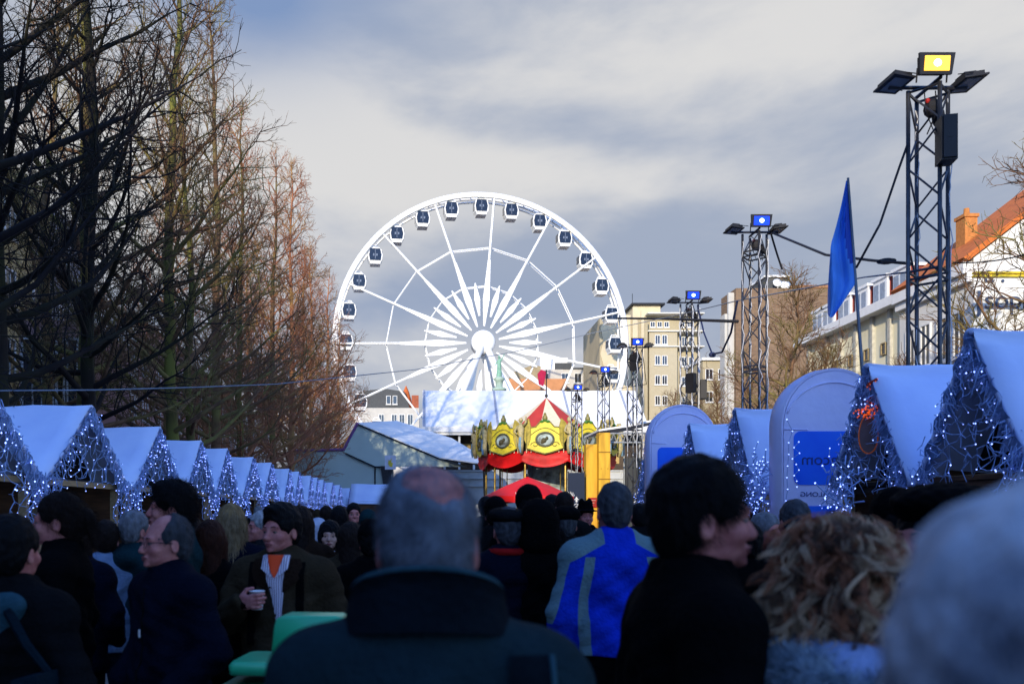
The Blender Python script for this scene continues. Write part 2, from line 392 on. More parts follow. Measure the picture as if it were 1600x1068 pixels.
# --- brown brick block
Y = 100.0
m_brown = brick_mat('brown_brick', (.24, .15, .085), (.2, .12, .07), (.15, .12, .09), 1.0, .6, .2)
b2 = building('apartment_building', 'brown brick apartment block with roof cabin and two satellite dishes', 'building', XP(1150, Y), XP(1300, Y), Y, Y + 5, ZP(450, Y), m_brown)
q = MB(); q.bb(XP(1137, Y), XP(1150, Y) - .002, Y + 1, Y + 2.6, 0, ZP(487, Y)); q.bb(XP(1141, Y), XP(1150, Y) - .002, Y + .6, Y + 1, 0, ZP(455, Y)); wb(q, 'white_side', mat('white_wall', (.50, .48, .44), .8, .12, 1), b2)
q = MB(); q.bb(XP(1206, Y), XP(1243, Y), Y + 2, Y + 6, ZP(450, Y), ZP(426, Y)); wb(q, 'roof_cabin', mat('slate', (.07, .075, .08), .7), b2)
q = MB(); q.bb(XP(1204, Y), XP(1245, Y), Y + 1.8, Y + 6.2, ZP(426, Y) + .002, ZP(423, Y)); wb(q, 'cabin_roof', m_white, b2)
for px, py, r in ((1216, 440, .55), (1228, 444, .6)):
    q = MB(); q.lathe([(.001, 0), (r * .6, -.06), (r, -.2), (r * .98, -.22), (r * .6, -.09), (.001, -.03)], 18)
    rm = Matrix.Rotation(R(70), 3, 'X'); c = P(px, py, Y + 1)
    q.v = [tuple(rm @ Vector(v) + c) for v in q.v]; q.tube(c, (c.x, c.y + .2, ZP(450, Y)), .05); wb(q, 'satellite_dish', m_white, b2, True)
q = MB(); 
for i in range(22): q.tube((XP(1245, Y) + i * .2, Y + .5, ZP(450, Y)), (XP(1245, Y) + i * .2, Y + .5, ZP(444, Y)), .03, n=4)
q.tube((XP(1245, Y), Y + .5, ZP(444, Y)), (XP(1245, Y) + 4.2, Y + .5, ZP(444, Y)), .04, n=4); wb(q, 'railing', mat('rust_red', (.3, .05, .03)), b2)
q = MB(); q.bb(XP(1235, Y), XP(1300, Y) + .05, Y - .12, Y + .3, ZP(450, Y) + .002, ZP(446, Y)); wb(q, 'parapet', mat('tile_edge', (.34, .17, .08)), b2)
# --- cream street block on the right with dormers
XS = 20.5
m_yel = mat('pale_yellow_render', (.80, .74, .52), .85, .12, .5, .1)
b3 = building('office_building', 'pale yellow building with white eave and row of dormers behind the blue flag', 'building', XS, XS + 12, 37.05, 46.5, 10.6, m_yel)
q = MB(); q.bb(XS - .55, XS + 12.2, 36.99, 46.9, 10.602, 11.0); wb(q, 'eave', m_white, b3)
q = MB()
for yy in (37.9, 39.4, 40.9, 42.4, 43.9, 45.9): q.bb(XS - .14, XS, yy, yy + .22, 0, 10.6)
wb(q, 'pilaster', mat('grey_cream', (.52, .50, .42)), b3)
q = MB()
for z in (7.4, 8.0, 4.2): q.bb(XS - .1, XS - .002, 37.1, 46.5, z, z + .09)
wb(q, 'string_course', mat('grey_cream'.replace('grey', 'dim'), (.42, .38, .27)), b3)
for i, yy in enumerate((38.6, 40.1, 41.6, 43.1, 44.8)):
    for zz in (8.7, 5.2): window(b3, face_left(XS), yy, zz, .42, .55, mat('wood_trim', (.35, .27, .14)), .05, 0, sill=False)
q = MB(); q.prism([(XS + .4, 11.0), (XS + 12, 11.0), (XS + 9, 13.2), (XS + 3.4, 13.2)], lambda u, v, w: Vector((u, 37.1 + w, v)), 9.4); wb(q, 'roof', mat('slate_roof', (.09, .06, .055)), b3)
for i, yy in enumerate((38.0, 39.7, 41.4, 43.1, 44.8, 46.0)):
    q = MB(); q.bb(XS + .5, XS + 3, yy - .6, yy + .6, 11.005, 12.35); dmr = wb(q, 'dormer', mat('dormer_red', (.28, .06, .045), .8, .3, 20, stretch=(1, 1, 4)), b3)
    q = MB(); q.bb(XS + .3, XS + 3.1, yy - .68, yy + .68, 12.352, 12.48); wb(q, 'dormer_roof', m_white, dmr)
    q = MB(); q.bb(XS + .38, XS + .498, yy - .6, yy + .6, 11.01, 12.35); wb(q, 'dormer_front', m_white, dmr)
    q = MB(); 
    for s_ in (-.28, .28): q.bb(XS + .34, XS + .378, yy + s_ - .2, yy + s_ + .2, 11.2, 12.15)
    wb(q, 'dormer_pane', mat('sky_glass', (.25, .3, .38), .1, spec=.8), dmr)
# --- white gable house with orange roof and lettering
m_ww = mat('whitewash', (.74, .72, .66), .85, .14, .8, .2)
m_or = mat('orange_tile', (.62, .17, .03), .75, .35, 5, .5, col2=(.45, .11, .02), bscale=14)
hx0, hx1, hy0, hy1, he, hr = 20.3, 33.0, 32.0, 37.0, 11.1, 16.0
b4 = thing('gabled_house', 'white house with steep orange tiled roof and blue lettering on its gable', 'building', (26.6, 34.5, 0))
q = MB(); q.prism([(hx0, 0), (hx1, 0), (hx1, he), ((hx0 + hx1) / 2, hr), (hx0, he)], lambda u, v, w: Vector((u, hy0 + w, v)), hy1 - hy0); wb(q, 'wall', m_ww, b4)
q = MB(); xm = (hx0 + hx1) / 2
q.prism([(hx0 - .25, he - .12), (xm, hr + .10), (xm, hr + .28), (hx0 - .45, he - .02)], lambda u, v, w: Vector((u, hy0 - .12 + w, v)), hy1 - hy0 + .1)
q.prism([(hx1 + .25, he - .12), (hx1 + .45, he - .02), (xm + .003, hr + .28), (xm + .003, hr + .10)], lambda u, v, w: Vector((u, hy0 - .12 + w, v)), hy1 - hy0 + .1); rf = wb(q, 'roof', m_or, b4)
def roof_z(x): return he + .1 + (x - hx0) * (hr - he) / (xm - hx0)
q = MB(); q.bb(21.6, 22.1, 34.6, 35.2, roof_z(21.6) - .3, roof_z(21.8) + 1.15); q.bb(21.55, 22.15, 34.55, 35.25, roof_z(21.8) + 1.152, roof_z(21.8) + 1.28)
q.lathe([(.12, 0), (.1, .3), (.001, .3)], 10, (21.85, 34.9, roof_z(21.8) + 1.28)); wb(q, 'chimney', mat('chimney_brick', (.55, .22, .06), .85, .3, 9), rf)
q = MB()
for xx, yy in ((22.8, 34.2), (21.0, 35.6), (21.3, 33.6)):
    z = roof_z(xx); q.prism([(xx, z + .06), (xx + .5, roof_z(xx + .5) + .06), (xx + .5, roof_z(xx + .5) + .16), (xx, z + .16)], lambda u, v, w: Vector((u, yy + w, v)), .5)
wb(q, 'skylight', mat('skylight_glass', (.03, .07, .16), .1, spec=.8), rf)
q = MB(); q.bb(hx0 - .35, hx0 - .002, hy0 + .05, hy1, he - .55, he - .13); q.bb(hx0 - .2, hx0 - .002, hy0 + .05, hy1, he - .85, he - .56); wb(q, 'cornice', m_white, b4)
for yy in (32.8, 33.9, 35.0, 36.1):
    for zz in (7.6, 4.4): window(b4, face_left(hx0), yy, zz, .7, 1.7, m_frame, .06, 1)
m_let = mat('blue_lettering', (.06, .09, .16), .7, .4, 8)
for txt, px, py, sz in (('a', 1545, 441, .95), ('.', 1566, 441, .9), ('J', 1529, 486, 1.1), ('soph', 1577, 482, .98)):
    text_part('lettering', txt, sz, (XP(px, hy0) - 26.6, hy0 - .03 - 34.5, ZP(py, hy0)), (R(90), 0, 0), m_let, b4, depth=.02)
t = thing('access_platform', 'yellow horizontal boom in front of the lettered white gable', 'crane', (XP(1580, 30), 30, 0))
q = MB(); a0 = P(1521, 431, 30); q.bb(a0.x, a0.x + 4, 29.9, 30.1, a0.z - .05, a0.z + .03); q.bb(a0.x, a0.x + 4, 29.9, 30.1, a0.z + .07, a0.z + .13)
for i in range(9): q.tube((a0.x + .05 + i * .45, 30, a0.z), (a0.x + .3 + i * .45, 30, a0.z + .1), .02, n=4)
wb(q, 'boom', mat('crane_yellow', (.75, .55, .02), .5), t)
q = MB(); q.tube((a0.x + 3.6, 30, a0.z - .05), (a0.x + 3.6, 30, .5), .14); q.bb(a0.x + 2.9, a0.x + 4.5, 29.2, 30.8, 0, .5); wb(q, 'mast', mat('crane_yellow', (0, 0, 0)), t)
# --- houses beyond the wheel
Y = 150.0
b = thing('mansard_house', 'small white house with black mansard roof orange turret and brick chimney left of the wheel', 'building', (XP(620, Y), Y + 4, 0), group='houses behind the market')
q = MB(); q.bb(XP(560, Y), XP(655, Y), Y, Y + 8, 0, ZP(637, Y)); wb(q, 'wall', mat('white_wall', (.66, .64, .6)), b)
q = MB(); q.prism([(XP(556, Y), ZP(637, Y) + .01), (XP(640, Y), ZP(637, Y) + .01), (XP(632, Y), ZP(611, Y)), (XP(600, Y), ZP(606, Y)), (XP(560, Y), ZP(611, Y))], lambda u, v, w: Vector((u, Y + .4 + w, v)), 7); rf = wb(q, 'roof', mat('slate', (.07, .075, .08)), b)
q = MB(); q.lathe([(1.1, 0), (.95, 1.4), (.55, 2.9), (.01, 4.1)], 14, (XP(634, Y), Y + 2, ZP(636, Y))); wb(q, 'turret', mat('turret_tile', (.55, .13, .03), .7, .3, 3), rf, True)
q = MB(); q.bb(XP(643, Y), XP(654, Y), Y + 1, Y + 2.5, ZP(640, Y), ZP(616, Y)); wb(q, 'chimney', mat('chimney_red', (.36, .10, .05), .8, .3, 2), rf)
for px in (607, 617): window(b, face_y(Y + .3), XP(px, Y), ZP(631, Y), .8, 1.5, mull=0)
for px in (596, 616, 628, 641): window(b, face_y(Y), XP(px, Y), ZP(664, Y), 1.0, 1.9, mull=1)
b = building('terrace_building', 'white flat-roofed building with balconies and dark windows just right of the wheel hub', 'building', XP(845, Y), XP(936, Y), Y, Y + 9, ZP(577, Y), mat('white_wall', (0, 0, 0)), group='houses behind the market')
q = MB(); q.bb(XP(845, Y), XP(888, Y), Y + 1, Y + 7, ZP(577, Y), ZP(557, Y)); wb(q, 'penthouse', m_white, b)
q = MB(); q.bb(XP(868, Y), XP(894, Y), Y + .4, Y + .98, ZP(577, Y), ZP(566, Y)); q.bb(XP(880, Y), XP(938, Y), Y - .1, Y + 2, ZP(577, Y) + .004, ZP(574, Y)); wb(q, 'awning', mat('slate', (0, 0, 0)), b)
for px in (852, 883, 903, 924): window(b, face_y(Y), XP(px, Y), ZP(598, Y), 1.3, 1.7, mull=1)
b = building('gabled_house', 'tan stucco house with an orange brick base behind the lower right wheel spokes', 'building', XP(795, Y - 4), XP(885, Y - 4), Y - 4, Y + 1, ZP(597, Y), mat('orange_brick', (.52, .24, .11), .85, .2, 1), group='houses behind the market')
q = MB(); Yq = Y - 3.9
q.prism([(XP(796, Yq), ZP(596, Yq)), (XP(845, Yq), ZP(596, Yq)), (XP(845, Yq), ZP(572, Yq)), (XP(832, Yq), ZP(570, Yq)), (XP(800, Yq), ZP(582, Yq))], lambda u, v, w: Vector((u, Yq + w, v)), 4); wb(q, 'upper_wall', mat('tan_stucco', (.34, .27, .16), .85, .25, 1.5, col2=(.26, .21, .13)), b)

# --- houses on the left side of the square (in the frame, behind the trees)
def left_block(name, label, y0, y1, h, m, winm=None, floors=4, roof=None, x=-20.0):
    b = building(name, label, 'building', x - 12, x, y0, y1, h, m, 'houses on the left side of the square')
    n = max(2, int((y1 - y0) / 2.6))
    for k in range(floors):
        for i in range(n): window(b, face_right(x), y0 + (i + .5) * (y1 - y0) / n, 1.6 + k * (h - 2) / floors, 1.1, 1.8, m_frame if winm is None else winm)
    if roof:
        q = MB(); q.prism([(x + .35, h + .01), (x - 12.2, h + .01), (x - 9, h + 2.6), (x - 4, h + 2.6)], lambda u, v, w: Vector((u, y0 - .1 + w, v)), y1 - y0 + .2); wb(q, 'roof', roof, b)
    return b
left_block('town_house', 'tall yellow brick house at the far left behind the nearest trees', 40.0, 46, 18.6, brick_mat('yellow_brick', (.60, .44, .16), (.5, .4, .2), (.3, .25, .15), 1.0, .6, .2), floors=5)
left_block('town_house', 'grey rendered house right beside the tall yellow one', 46.05, 52, 18.0, mat('grey_render', (.30, .29, .31), .85, .2, .6), floors=5)
left_block('town_house', 'lower house with an orange tiled roof seen through the mossy trees', 52.05, 60, 14.6, m_ww, floors=4, roof=m_or)
left_block('town_house', 'pinkish rendered house low behind the left trees', 60.05, 72, 15, mat('pink_render', (.5, .3, .28), .85, .15, .6), floors=4, roof=mat('slate', (0, 0, 0)))
left_block('town_house', 'brick house with slate roof far down the left side', 72.05, 90, 14, mat('red_brick_far', (.3, .13, .08), .85, .2, .6), floors=4, roof=mat('slate', (0, 0, 0)))
left_block('town_house', 'white house farthest down the left side of the square', 90.05, 116, 13, m_ww, floors=4, roof=m_or)
# pink lower shop in front of the yellow house
b = building('shop_building', 'dim pink shop front standing low behind the second white stall', 'building', XP(30, 33), XP(118, 33), 33, 39, ZP(500, 33), mat('pink_render', (0, 0, 0)), 'houses on the left side of the square')
for px in (52, 84, 106):
    for py in (585, 640): window(b, face_y(33), XP(px, 33), ZP(py, 33), .9, 1.4)
# unseen blocks added around the camera, heights set to shade the market
def shade_block(y0, y1, h, label, x=-20.0):
    b = building('town_house', label, 'building', x - 12, x, y0, y1, h, mat('grey_render', (0, 0, 0)), 'unseen shade blocks added around the camera')
    return b
shade_block(-75, -12, 21.0, 'long unseen grey row added beside the camera to shade the market')
shade_block(-11.9, -1, 21.0, 'unseen grey block added just left of the camera to cast shade')
shade_block(-.9, 22, 20.0, 'unseen grey block added left of the nearest stalls to cast shade')
b = building('town_house', 'wide unseen grey block added behind the camera to cast shade', 'building', -60, 12, -57, -45, 23, mat('grey_render', (0, 0, 0)), 'unseen shade blocks added around the camera')  # added out of view to throw shade over the right stalls
shade_block(22.1, 36, 10.0, 'low unseen grey block added left of the middle stalls, letting sun pass above')  # added out of view, kept low so sun reaches the marquee
# ================================================================== white hall with veranda behind the carousel
Y = 66.0
hall = thing('event_hall', 'long white hall with bright sloping roof and dark windowed veranda behind the carousel', 'hall', (8.5, Y + 5, 0))
m_tent = mat('tent_white', (.78, .78, .77), .6, .06, .4, .1, bscale=2)
x0, x1 = XP(660, Y), XP(1012, Y)
q = MB(); zt, ze = ZP(610, Y + 4), ZP(667, Y)
q.prism([(Y - .3, ze), (Y + 4, zt), (Y + 8.6, ze), (Y + 8.4, ze - .1), (Y + 4, zt - .12), (Y - .2, ze - .12)], lambda u, v, w: Vector((x0 + w, u, v)), x1 - x0); wb(q, 'roof', m_tent, hall)
q = MB()
for px in (661, 776, 891, 985):                      # the ribs that cut the roof sheet into bays
    q = MB(); q.prism([(Y - .36, ze + .012), (Y + 4, zt + .012), (Y + 4, zt + .07), (Y - .36, ze + .07)], lambda u, v, w: Vector((XP(px, Y) + w, u, v)), .16)
    wb(q, 'roof_rib', mat('rib_grey', (.35, .38, .45)), hall)
q = MB(); q.bb(x0 - .05, x1 + .05, Y - .5, Y - .2, ze - .42, ze - .002); q.bb(x0 + .1, x1, Y - .35, Y - .1, ze - .62, ze - .424); wb(q, 'gutter', m_white, hall)
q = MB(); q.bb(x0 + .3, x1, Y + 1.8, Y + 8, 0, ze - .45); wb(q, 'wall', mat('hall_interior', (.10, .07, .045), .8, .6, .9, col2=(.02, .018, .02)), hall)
q = MB()
for i in range(13):
    x = x0 + .5 + i * 1.12; q.bb(x, x + .16, Y, Y + .16, ZP(733, Y), ze - .63)
wb(q, 'veranda_post', m_white, hall)
q = MB()
for i, px in enumerate((693, 722, 745, 774, 812, 850, 960)):
    q.bb(XP(px, Y), XP(px, Y) + .75, Y + 1.7, Y + 1.78, ZP(722, Y), ZP(690, Y))
wb(q, 'door_panel', mat('door_ochre', (.50, .34, .12), .6, .3, 2), hall)
q = MB(); q.bb(x0 - 1, x1, Y - .1, Y + .0, 0, ZP(736, Y))
for i in range(16): q.bb(x0 - 1 + i * 1.15, x0 - .92 + i * 1.15, Y - .15, Y - .1, 1, ZP(734, Y))
for z in (ZP(736, Y), ZP(748, Y), ZP(760, Y)): q.bb(x0 - 1, x1, Y - .2, Y - .102, z, z + .09)
wb(q, 'balustrade', mat('balustrade', (.52, .53, .5), .6, .2, .7), hall)

# ================================================================== grey-green marquee left of the hall
t = thing('marquee', 'grey-green marquee with raised wing roof beside the white hall', 'tent', (-2, 60, 0))
m_gg = mat('grey_green_canvas', (.44, .52, .45), .75, .1, .5, .1, bscale=2)
Y = 58.0
pt = lambda px, py: (XP(px, Y), ZP(py, Y))
q = MB(); q.prism([pt(460, 705), pt(536, 703), pt(588, 728), pt(612, 726), (XP(612, Y), 0), (XP(460, Y), 0)], lambda u, v, w: Vector((u, Y + w, v)), 3.5); wb(q, 'side_wall', m_gg, t)
q = MB(); q.prism([pt(538, 706), pt(560, 662), pt(685, 714), pt(730, 729), pt(585, 729)], lambda u, v, w: Vector((u, Y - .15 + w, v)), .12); wb(q, 'gable', m_gg, t)
q = MB(); top_ = [P(559, 660, Y - .2), P(688, 714, Y - .2), P(762, 725, Y - 2.2), P(620, 657, Y + 6), P(706, 684, Y + 6), P(766, 720, Y + 4)]
q.v = [tuple(v) for v in top_] + [tuple(v - Vector((0, 0, .1))) for v in top_]
q.f = [[0, 1, 4, 3], [1, 2, 5, 4], [9, 10, 7, 6], [10, 11, 8, 7], [0, 6, 7, 1], [1, 7, 8, 2], [2, 8, 11, 5], [5, 11, 10, 4], [4, 10, 9, 3], [3, 9, 6, 0]]; q.mi = [0] * 10; wb(q, 'roof', mat('marquee_roof', (.74, .76, .75), .6, .12, .5, .15, bscale=1.5), t)
q = MB(); q.path([P(459, 704, Y - .05), P(537, 702, Y - .05), P(559, 660, Y - .25)], .11, 6); wb(q, 'purple_piping', mat('purple_piping', (.20, .09, .26), .6), t)
q = MB()
for a in (P(560, 662, Y - .28), P(688, 716, Y - .28)): pass
q.path([P(560, 663, Y - .28), P(688, 717, Y - .28), P(758, 727, Y - 2.1)], .05, 5); q.path([P(540, 708, Y - .2), P(586, 729, Y - .2), P(612, 729, Y - .2)], .05, 5)
q.tube(P(586, 729, Y - .1), (XP(586, Y), Y - .1, 0), .05); q.tube(P(756, 728, Y - 2), (XP(756, Y), Y - 2, 0), .07); wb(q, 'frame', m_dark, t)
q = MB(); q.prism([pt(595, 728), pt(616, 728), pt(606, 762), pt(600, 762)], lambda u, v, w: Vector((u, Y - .4 + w, v)), .1); wb(q, 'loudspeaker', m_dark, t)

# ================================================================== ferris wheel
WY = 115.0; k = WY / F_PX
hub = P(753, 537, WY); RW = 230 * k
t = thing('ferris_wheel', 'giant white ferris wheel rising over the market with star of white petals', 'ferris wheel', (hub.x, hub.y, 0), R(6))
zc = hub.z
m_wh = mat('wheel_white', (.80, .80, .78), .45, .05, 2, spec=.4)
def wp(r, a, y=0): return Vector((r * math.sin(a), y, zc + r * math.cos(a)))
q = MB()
for y, rr, th in ((-.9, RW, .25), (-.9, RW - .30, .20), (.9, RW, .22), (.9, RW - .5, .14)):
    q.path([wp(rr, 2 * math.pi * i / 96, y) for i in range(97)], th, 6, caps=False)
for i in range(84):
    a = 2 * math.pi * i / 84; b = 2 * math.pi * (i + .5) / 84
    q.tube(wp(RW, a, -.9), wp(RW, a, .9), .07, n=4)
q.build('rim', m_wh, t, True)
N_SP = 15; off = R(4.5)
q = MB()
for rr in (150 * k, 90 * k):
    for y in (-.35, .35):
        for i in range(N_SP): q.tube(wp(rr, off + i * 2 * math.pi / N_SP, y), wp(rr, off + (i + 1) * 2 * math.pi / N_SP, y), .075, n=5)
q.build('brace_ring', m_wh, t)
def petal(a, r0, r1, rm, wmax, w1, y):
    q = MB(); ca, sa = math.cos(a), math.sin(a)
    out = [(.10, r0), (wmax, rm), (w1, r1), (-w1, r1), (-wmax, rm), (-.10, r0)]
    q.prism(out, lambda u, v, w: Vector((v * sa + u * ca, y + w, zc + v * ca - u * sa)), .18); return q
for i in range(N_SP):
    a = off + i * 2 * math.pi / N_SP
    q = petal(a, 26 * k, 130 * k, 68 * k, 5.2 * k, 2.0 * k, -.75); q.tube(wp(115 * k, a, -.65), wp(RW - .3, a, -.85), 2.0 * k, 1.6 * k, 6)
    q.build('spoke', m_wh, t)
    a += math.pi / N_SP
    petal(a, 42 * k, 93 * k, 68 * k, 4.6 * k, .8 * k, -.75).build('petal', m_wh, t)
q = MB(); q.lathe([(.001, -.55), (1.0, -.5), (1.45, -.3), (1.58, 0), (1.58, .5), (1.3, .7), (1.3, 2.6), (.001, 2.6)], 32)
q.v = [(x, -1.0 + z - .25, zc + y) for x, y, z in q.v]; hb = q.build('hub', m_wh, t, True)
q = MB()
for i in range(4): a = R(45 + 90 * i); q.sphere((.85 * math.cos(a), -1.77, zc + .85 * math.sin(a)), (.09, .05, .06), 8, 5)
q.build('hub_lamp', mat('lamp_grey', (.3, .3, .28)), hb)
for s_ in (-1, 1):
    for y in (-2.2, 2.4):
        q = MB(); q.path([Vector((.3 * s_, y * .75, zc - .6)), Vector((s_ * 10.2, y * 2.3, .2))], [.42, .36], 10); q.tube((s_ * 4.7, y * 1.3, zc * .5), (s_ * 4.7, y * 1.3 - (y * .1), zc * .5 - .2), .2); q.build('support_leg', m_wh, t, True)
q = MB(); q.box((0, 0, .5), (24, 9, .9)); q.box((0, -3, 1.5), (14, 3, 1.2)); q.build('platform', m_white, t)
NC = 28
def cabin_mesh():
    q = MB(); prof = [(-.62, -1.0), (.62, -1.0), (.9, -.55), (.95, .1), (.8, .75), (.45, 1.05), (-.45, 1.05), (-.8, .75), (-.95, .1), (-.9, -.55)]
    q.prism(prof, lambda u, v, w: Vector((u, -.75 + w, v)), 1.5); q.bb(-.66, .66, -.8, .8, -1.12, -.98)
    q.path([(-.5, 0, 1.05), (-.3, 0, 1.4), (.3, 0, 1.4), (.5, 0, 1.05)], .07, 5); return q.mesh(False, 'cabin')
def pane_mesh():
    q = MB()
    for y in (-.79, .752): q.prism([(-.70, -.66), (.70, -.66), (.82, .1), (.62, .88), (-.62, .88), (-.82, .1)], lambda u, v, w: Vector((u, y + w, v)), .04)
    for x in (-.96, .92): q.bb(x, x + .04, -.6, .6, -.4, .6)
    return q.mesh(False, 'pane')
cm, pm = cabin_mesh(), pane_mesh(); cm.materials.append(m_wh); pm.materials.append(mat('cabin_glass', (.012, .018, .035), .15, .3, 2, spec=.5))
q = MB(); q.bb(-.035, .035, -.84, -.80, -.5, .72); q.bb(-.3, -.12, -.83, -.80, -.1, .2); q.bb(.12, .3, -.83, -.80, -.1, .2); mul = q.mesh(False, 'mullion'); mul.materials.append(mat('mullion_blue', (.16, .2, .28)))
for i in range(NC):
    a = 2 * math.pi * i / NC - R(.5); c = link('cabin', cm, None, t); c.location = wp(212 * k, a, 0)
    p = link('window_pane', pm, None, c); p2 = link('mullion', mul, None, c)

# ================================================================== statue column
Y = 100.0
t = thing('monument', 'green bronze figure on a slim column in front of the wheel hub', 'statue', (XP(780, Y), Y, 0))
q = MB(); q.lathe([(1.6, 0), (1.6, .8), (.9, 1.2), (.75, 2), (.62, 12), (.55, ZP(612, Y)), (.85, ZP(610, Y)), (.85, ZP(607, Y)), (.4, ZP(604, Y)), (.45, ZP(596, Y)), (.7, ZP(592, Y)), (.35, ZP(588, Y)), (.001, ZP(588, Y))], 16); q.build('column', mat('pale_bronze', (.36, .47, .38), .7, .3, 2), t, True)
s = SDF(); z0 = ZP(588, Y)
s.cap((0, 0, z0), (0, 0, z0 + 1.5), .34, .2, .1).cap((0, 0, z0 + 1.2), (0, 0, z0 + 1.9), .2, .16, .1).ell((0, 0, z0 + 2.25), (.15, .17, .2), .06)
s.cap((-.2, 0, z0 + 1.8), (-.45, -.1, z0 + 1.3), .09, .07, .06).cap((.2, 0, z0 + 1.8), (.55, 0, z0 + 2.5), .09, .06, .06).cap((.55, 0, z0 + 2.5), (.8, 0, z0 + 2.75), .05, .03, .04)
me = s.mesh((axis(-.8, 1.1, .07), axis(-.5, .5, .07), axis(z0 - .1, z0 + 3, .07)), 'figure'); link('figure', me, mat('bronze_green', (.22, .42, .30), .7, .3, 3), t)

# ================================================================== carousel
CYc = 49.5; cx = XP(868, 46.0)
t = thing('carousel', 'old fashioned carousel with red and cream cone roof and yellow painted crown', 'carousel', (cx, CYc, 0), R(9))
CR = 3.75; zb, zt_, za = 4.95, 6.35, 7.9 + .35
m_red = mat('red_cloth', (.62, .012, .01), .5, .3, 2, .3); m_cr = mat('cream_cloth', (.78, .68, .45), .6, .1)
NP = 10
for i in range(12):
    a0, a1 = 2 * math.pi * i / 12 + .1, 2 * math.pi * (i + 1) / 12 + .1; q = MB()
    am = (a0 + a1) / 2
    for s_ in range(4):
        r0, r1 = (CR - .5) * (1 - s_ / 4), (CR - .5) * (1 - (s_ + 1) / 4); z0, z1 = [zt_ - .35 + (za + .35 - zt_) * ((u) ** 1.12) for u in (s_ / 4, (s_ + 1) / 4)]
        q.add([(r0 * math.cos(a0), r0 * math.sin(a0), z0), (r0 * math.cos(a1), r0 * math.sin(a1), z0), (r1 * math.cos(a1), r1 * math.sin(a1), z1), (r1 * math.cos(a0), r1 * math.sin(a0), z1)], [(0, 1, 2, 3)])
    q.build('roof_panel', mat('roof_red', (.55, .05, .03), .6, .2, 1.5) if i % 2 else m_cr, t)
q = MB(); q.tube((0, 0, za - .1), (0, 0, za + 1.6), .035, n=6); q.sphere((0, 0, za + .1), .1); q.build('finial', m_dark, t)
q = MB(); q.prism([(0, 0), (.28, .1), (.5, -.15), (.42, -.75), (.15, -.85), (.05, -.4)], lambda u, v, w: Vector((-.02 - u, w, za + 1.5 + v)), .04); q.build('pennant', mat('pennant_red', (.45, .01, .06), .6), t)
m_yl = mat('carousel_yellow', (.80, .66, .05), .45, .25, 2.5); m_gd = mat('gilt', (.30, .24, .06), .4, .5, 8, .3, col2=(.12, .13, .04)); m_gn = mat('leaf_green', (.09, .25, .04), .6, .4, 5)
m_pt = mat('painted_scene', (.42, .52, .50), .6, .5, 2.2, col2=(.10, .10, .08))
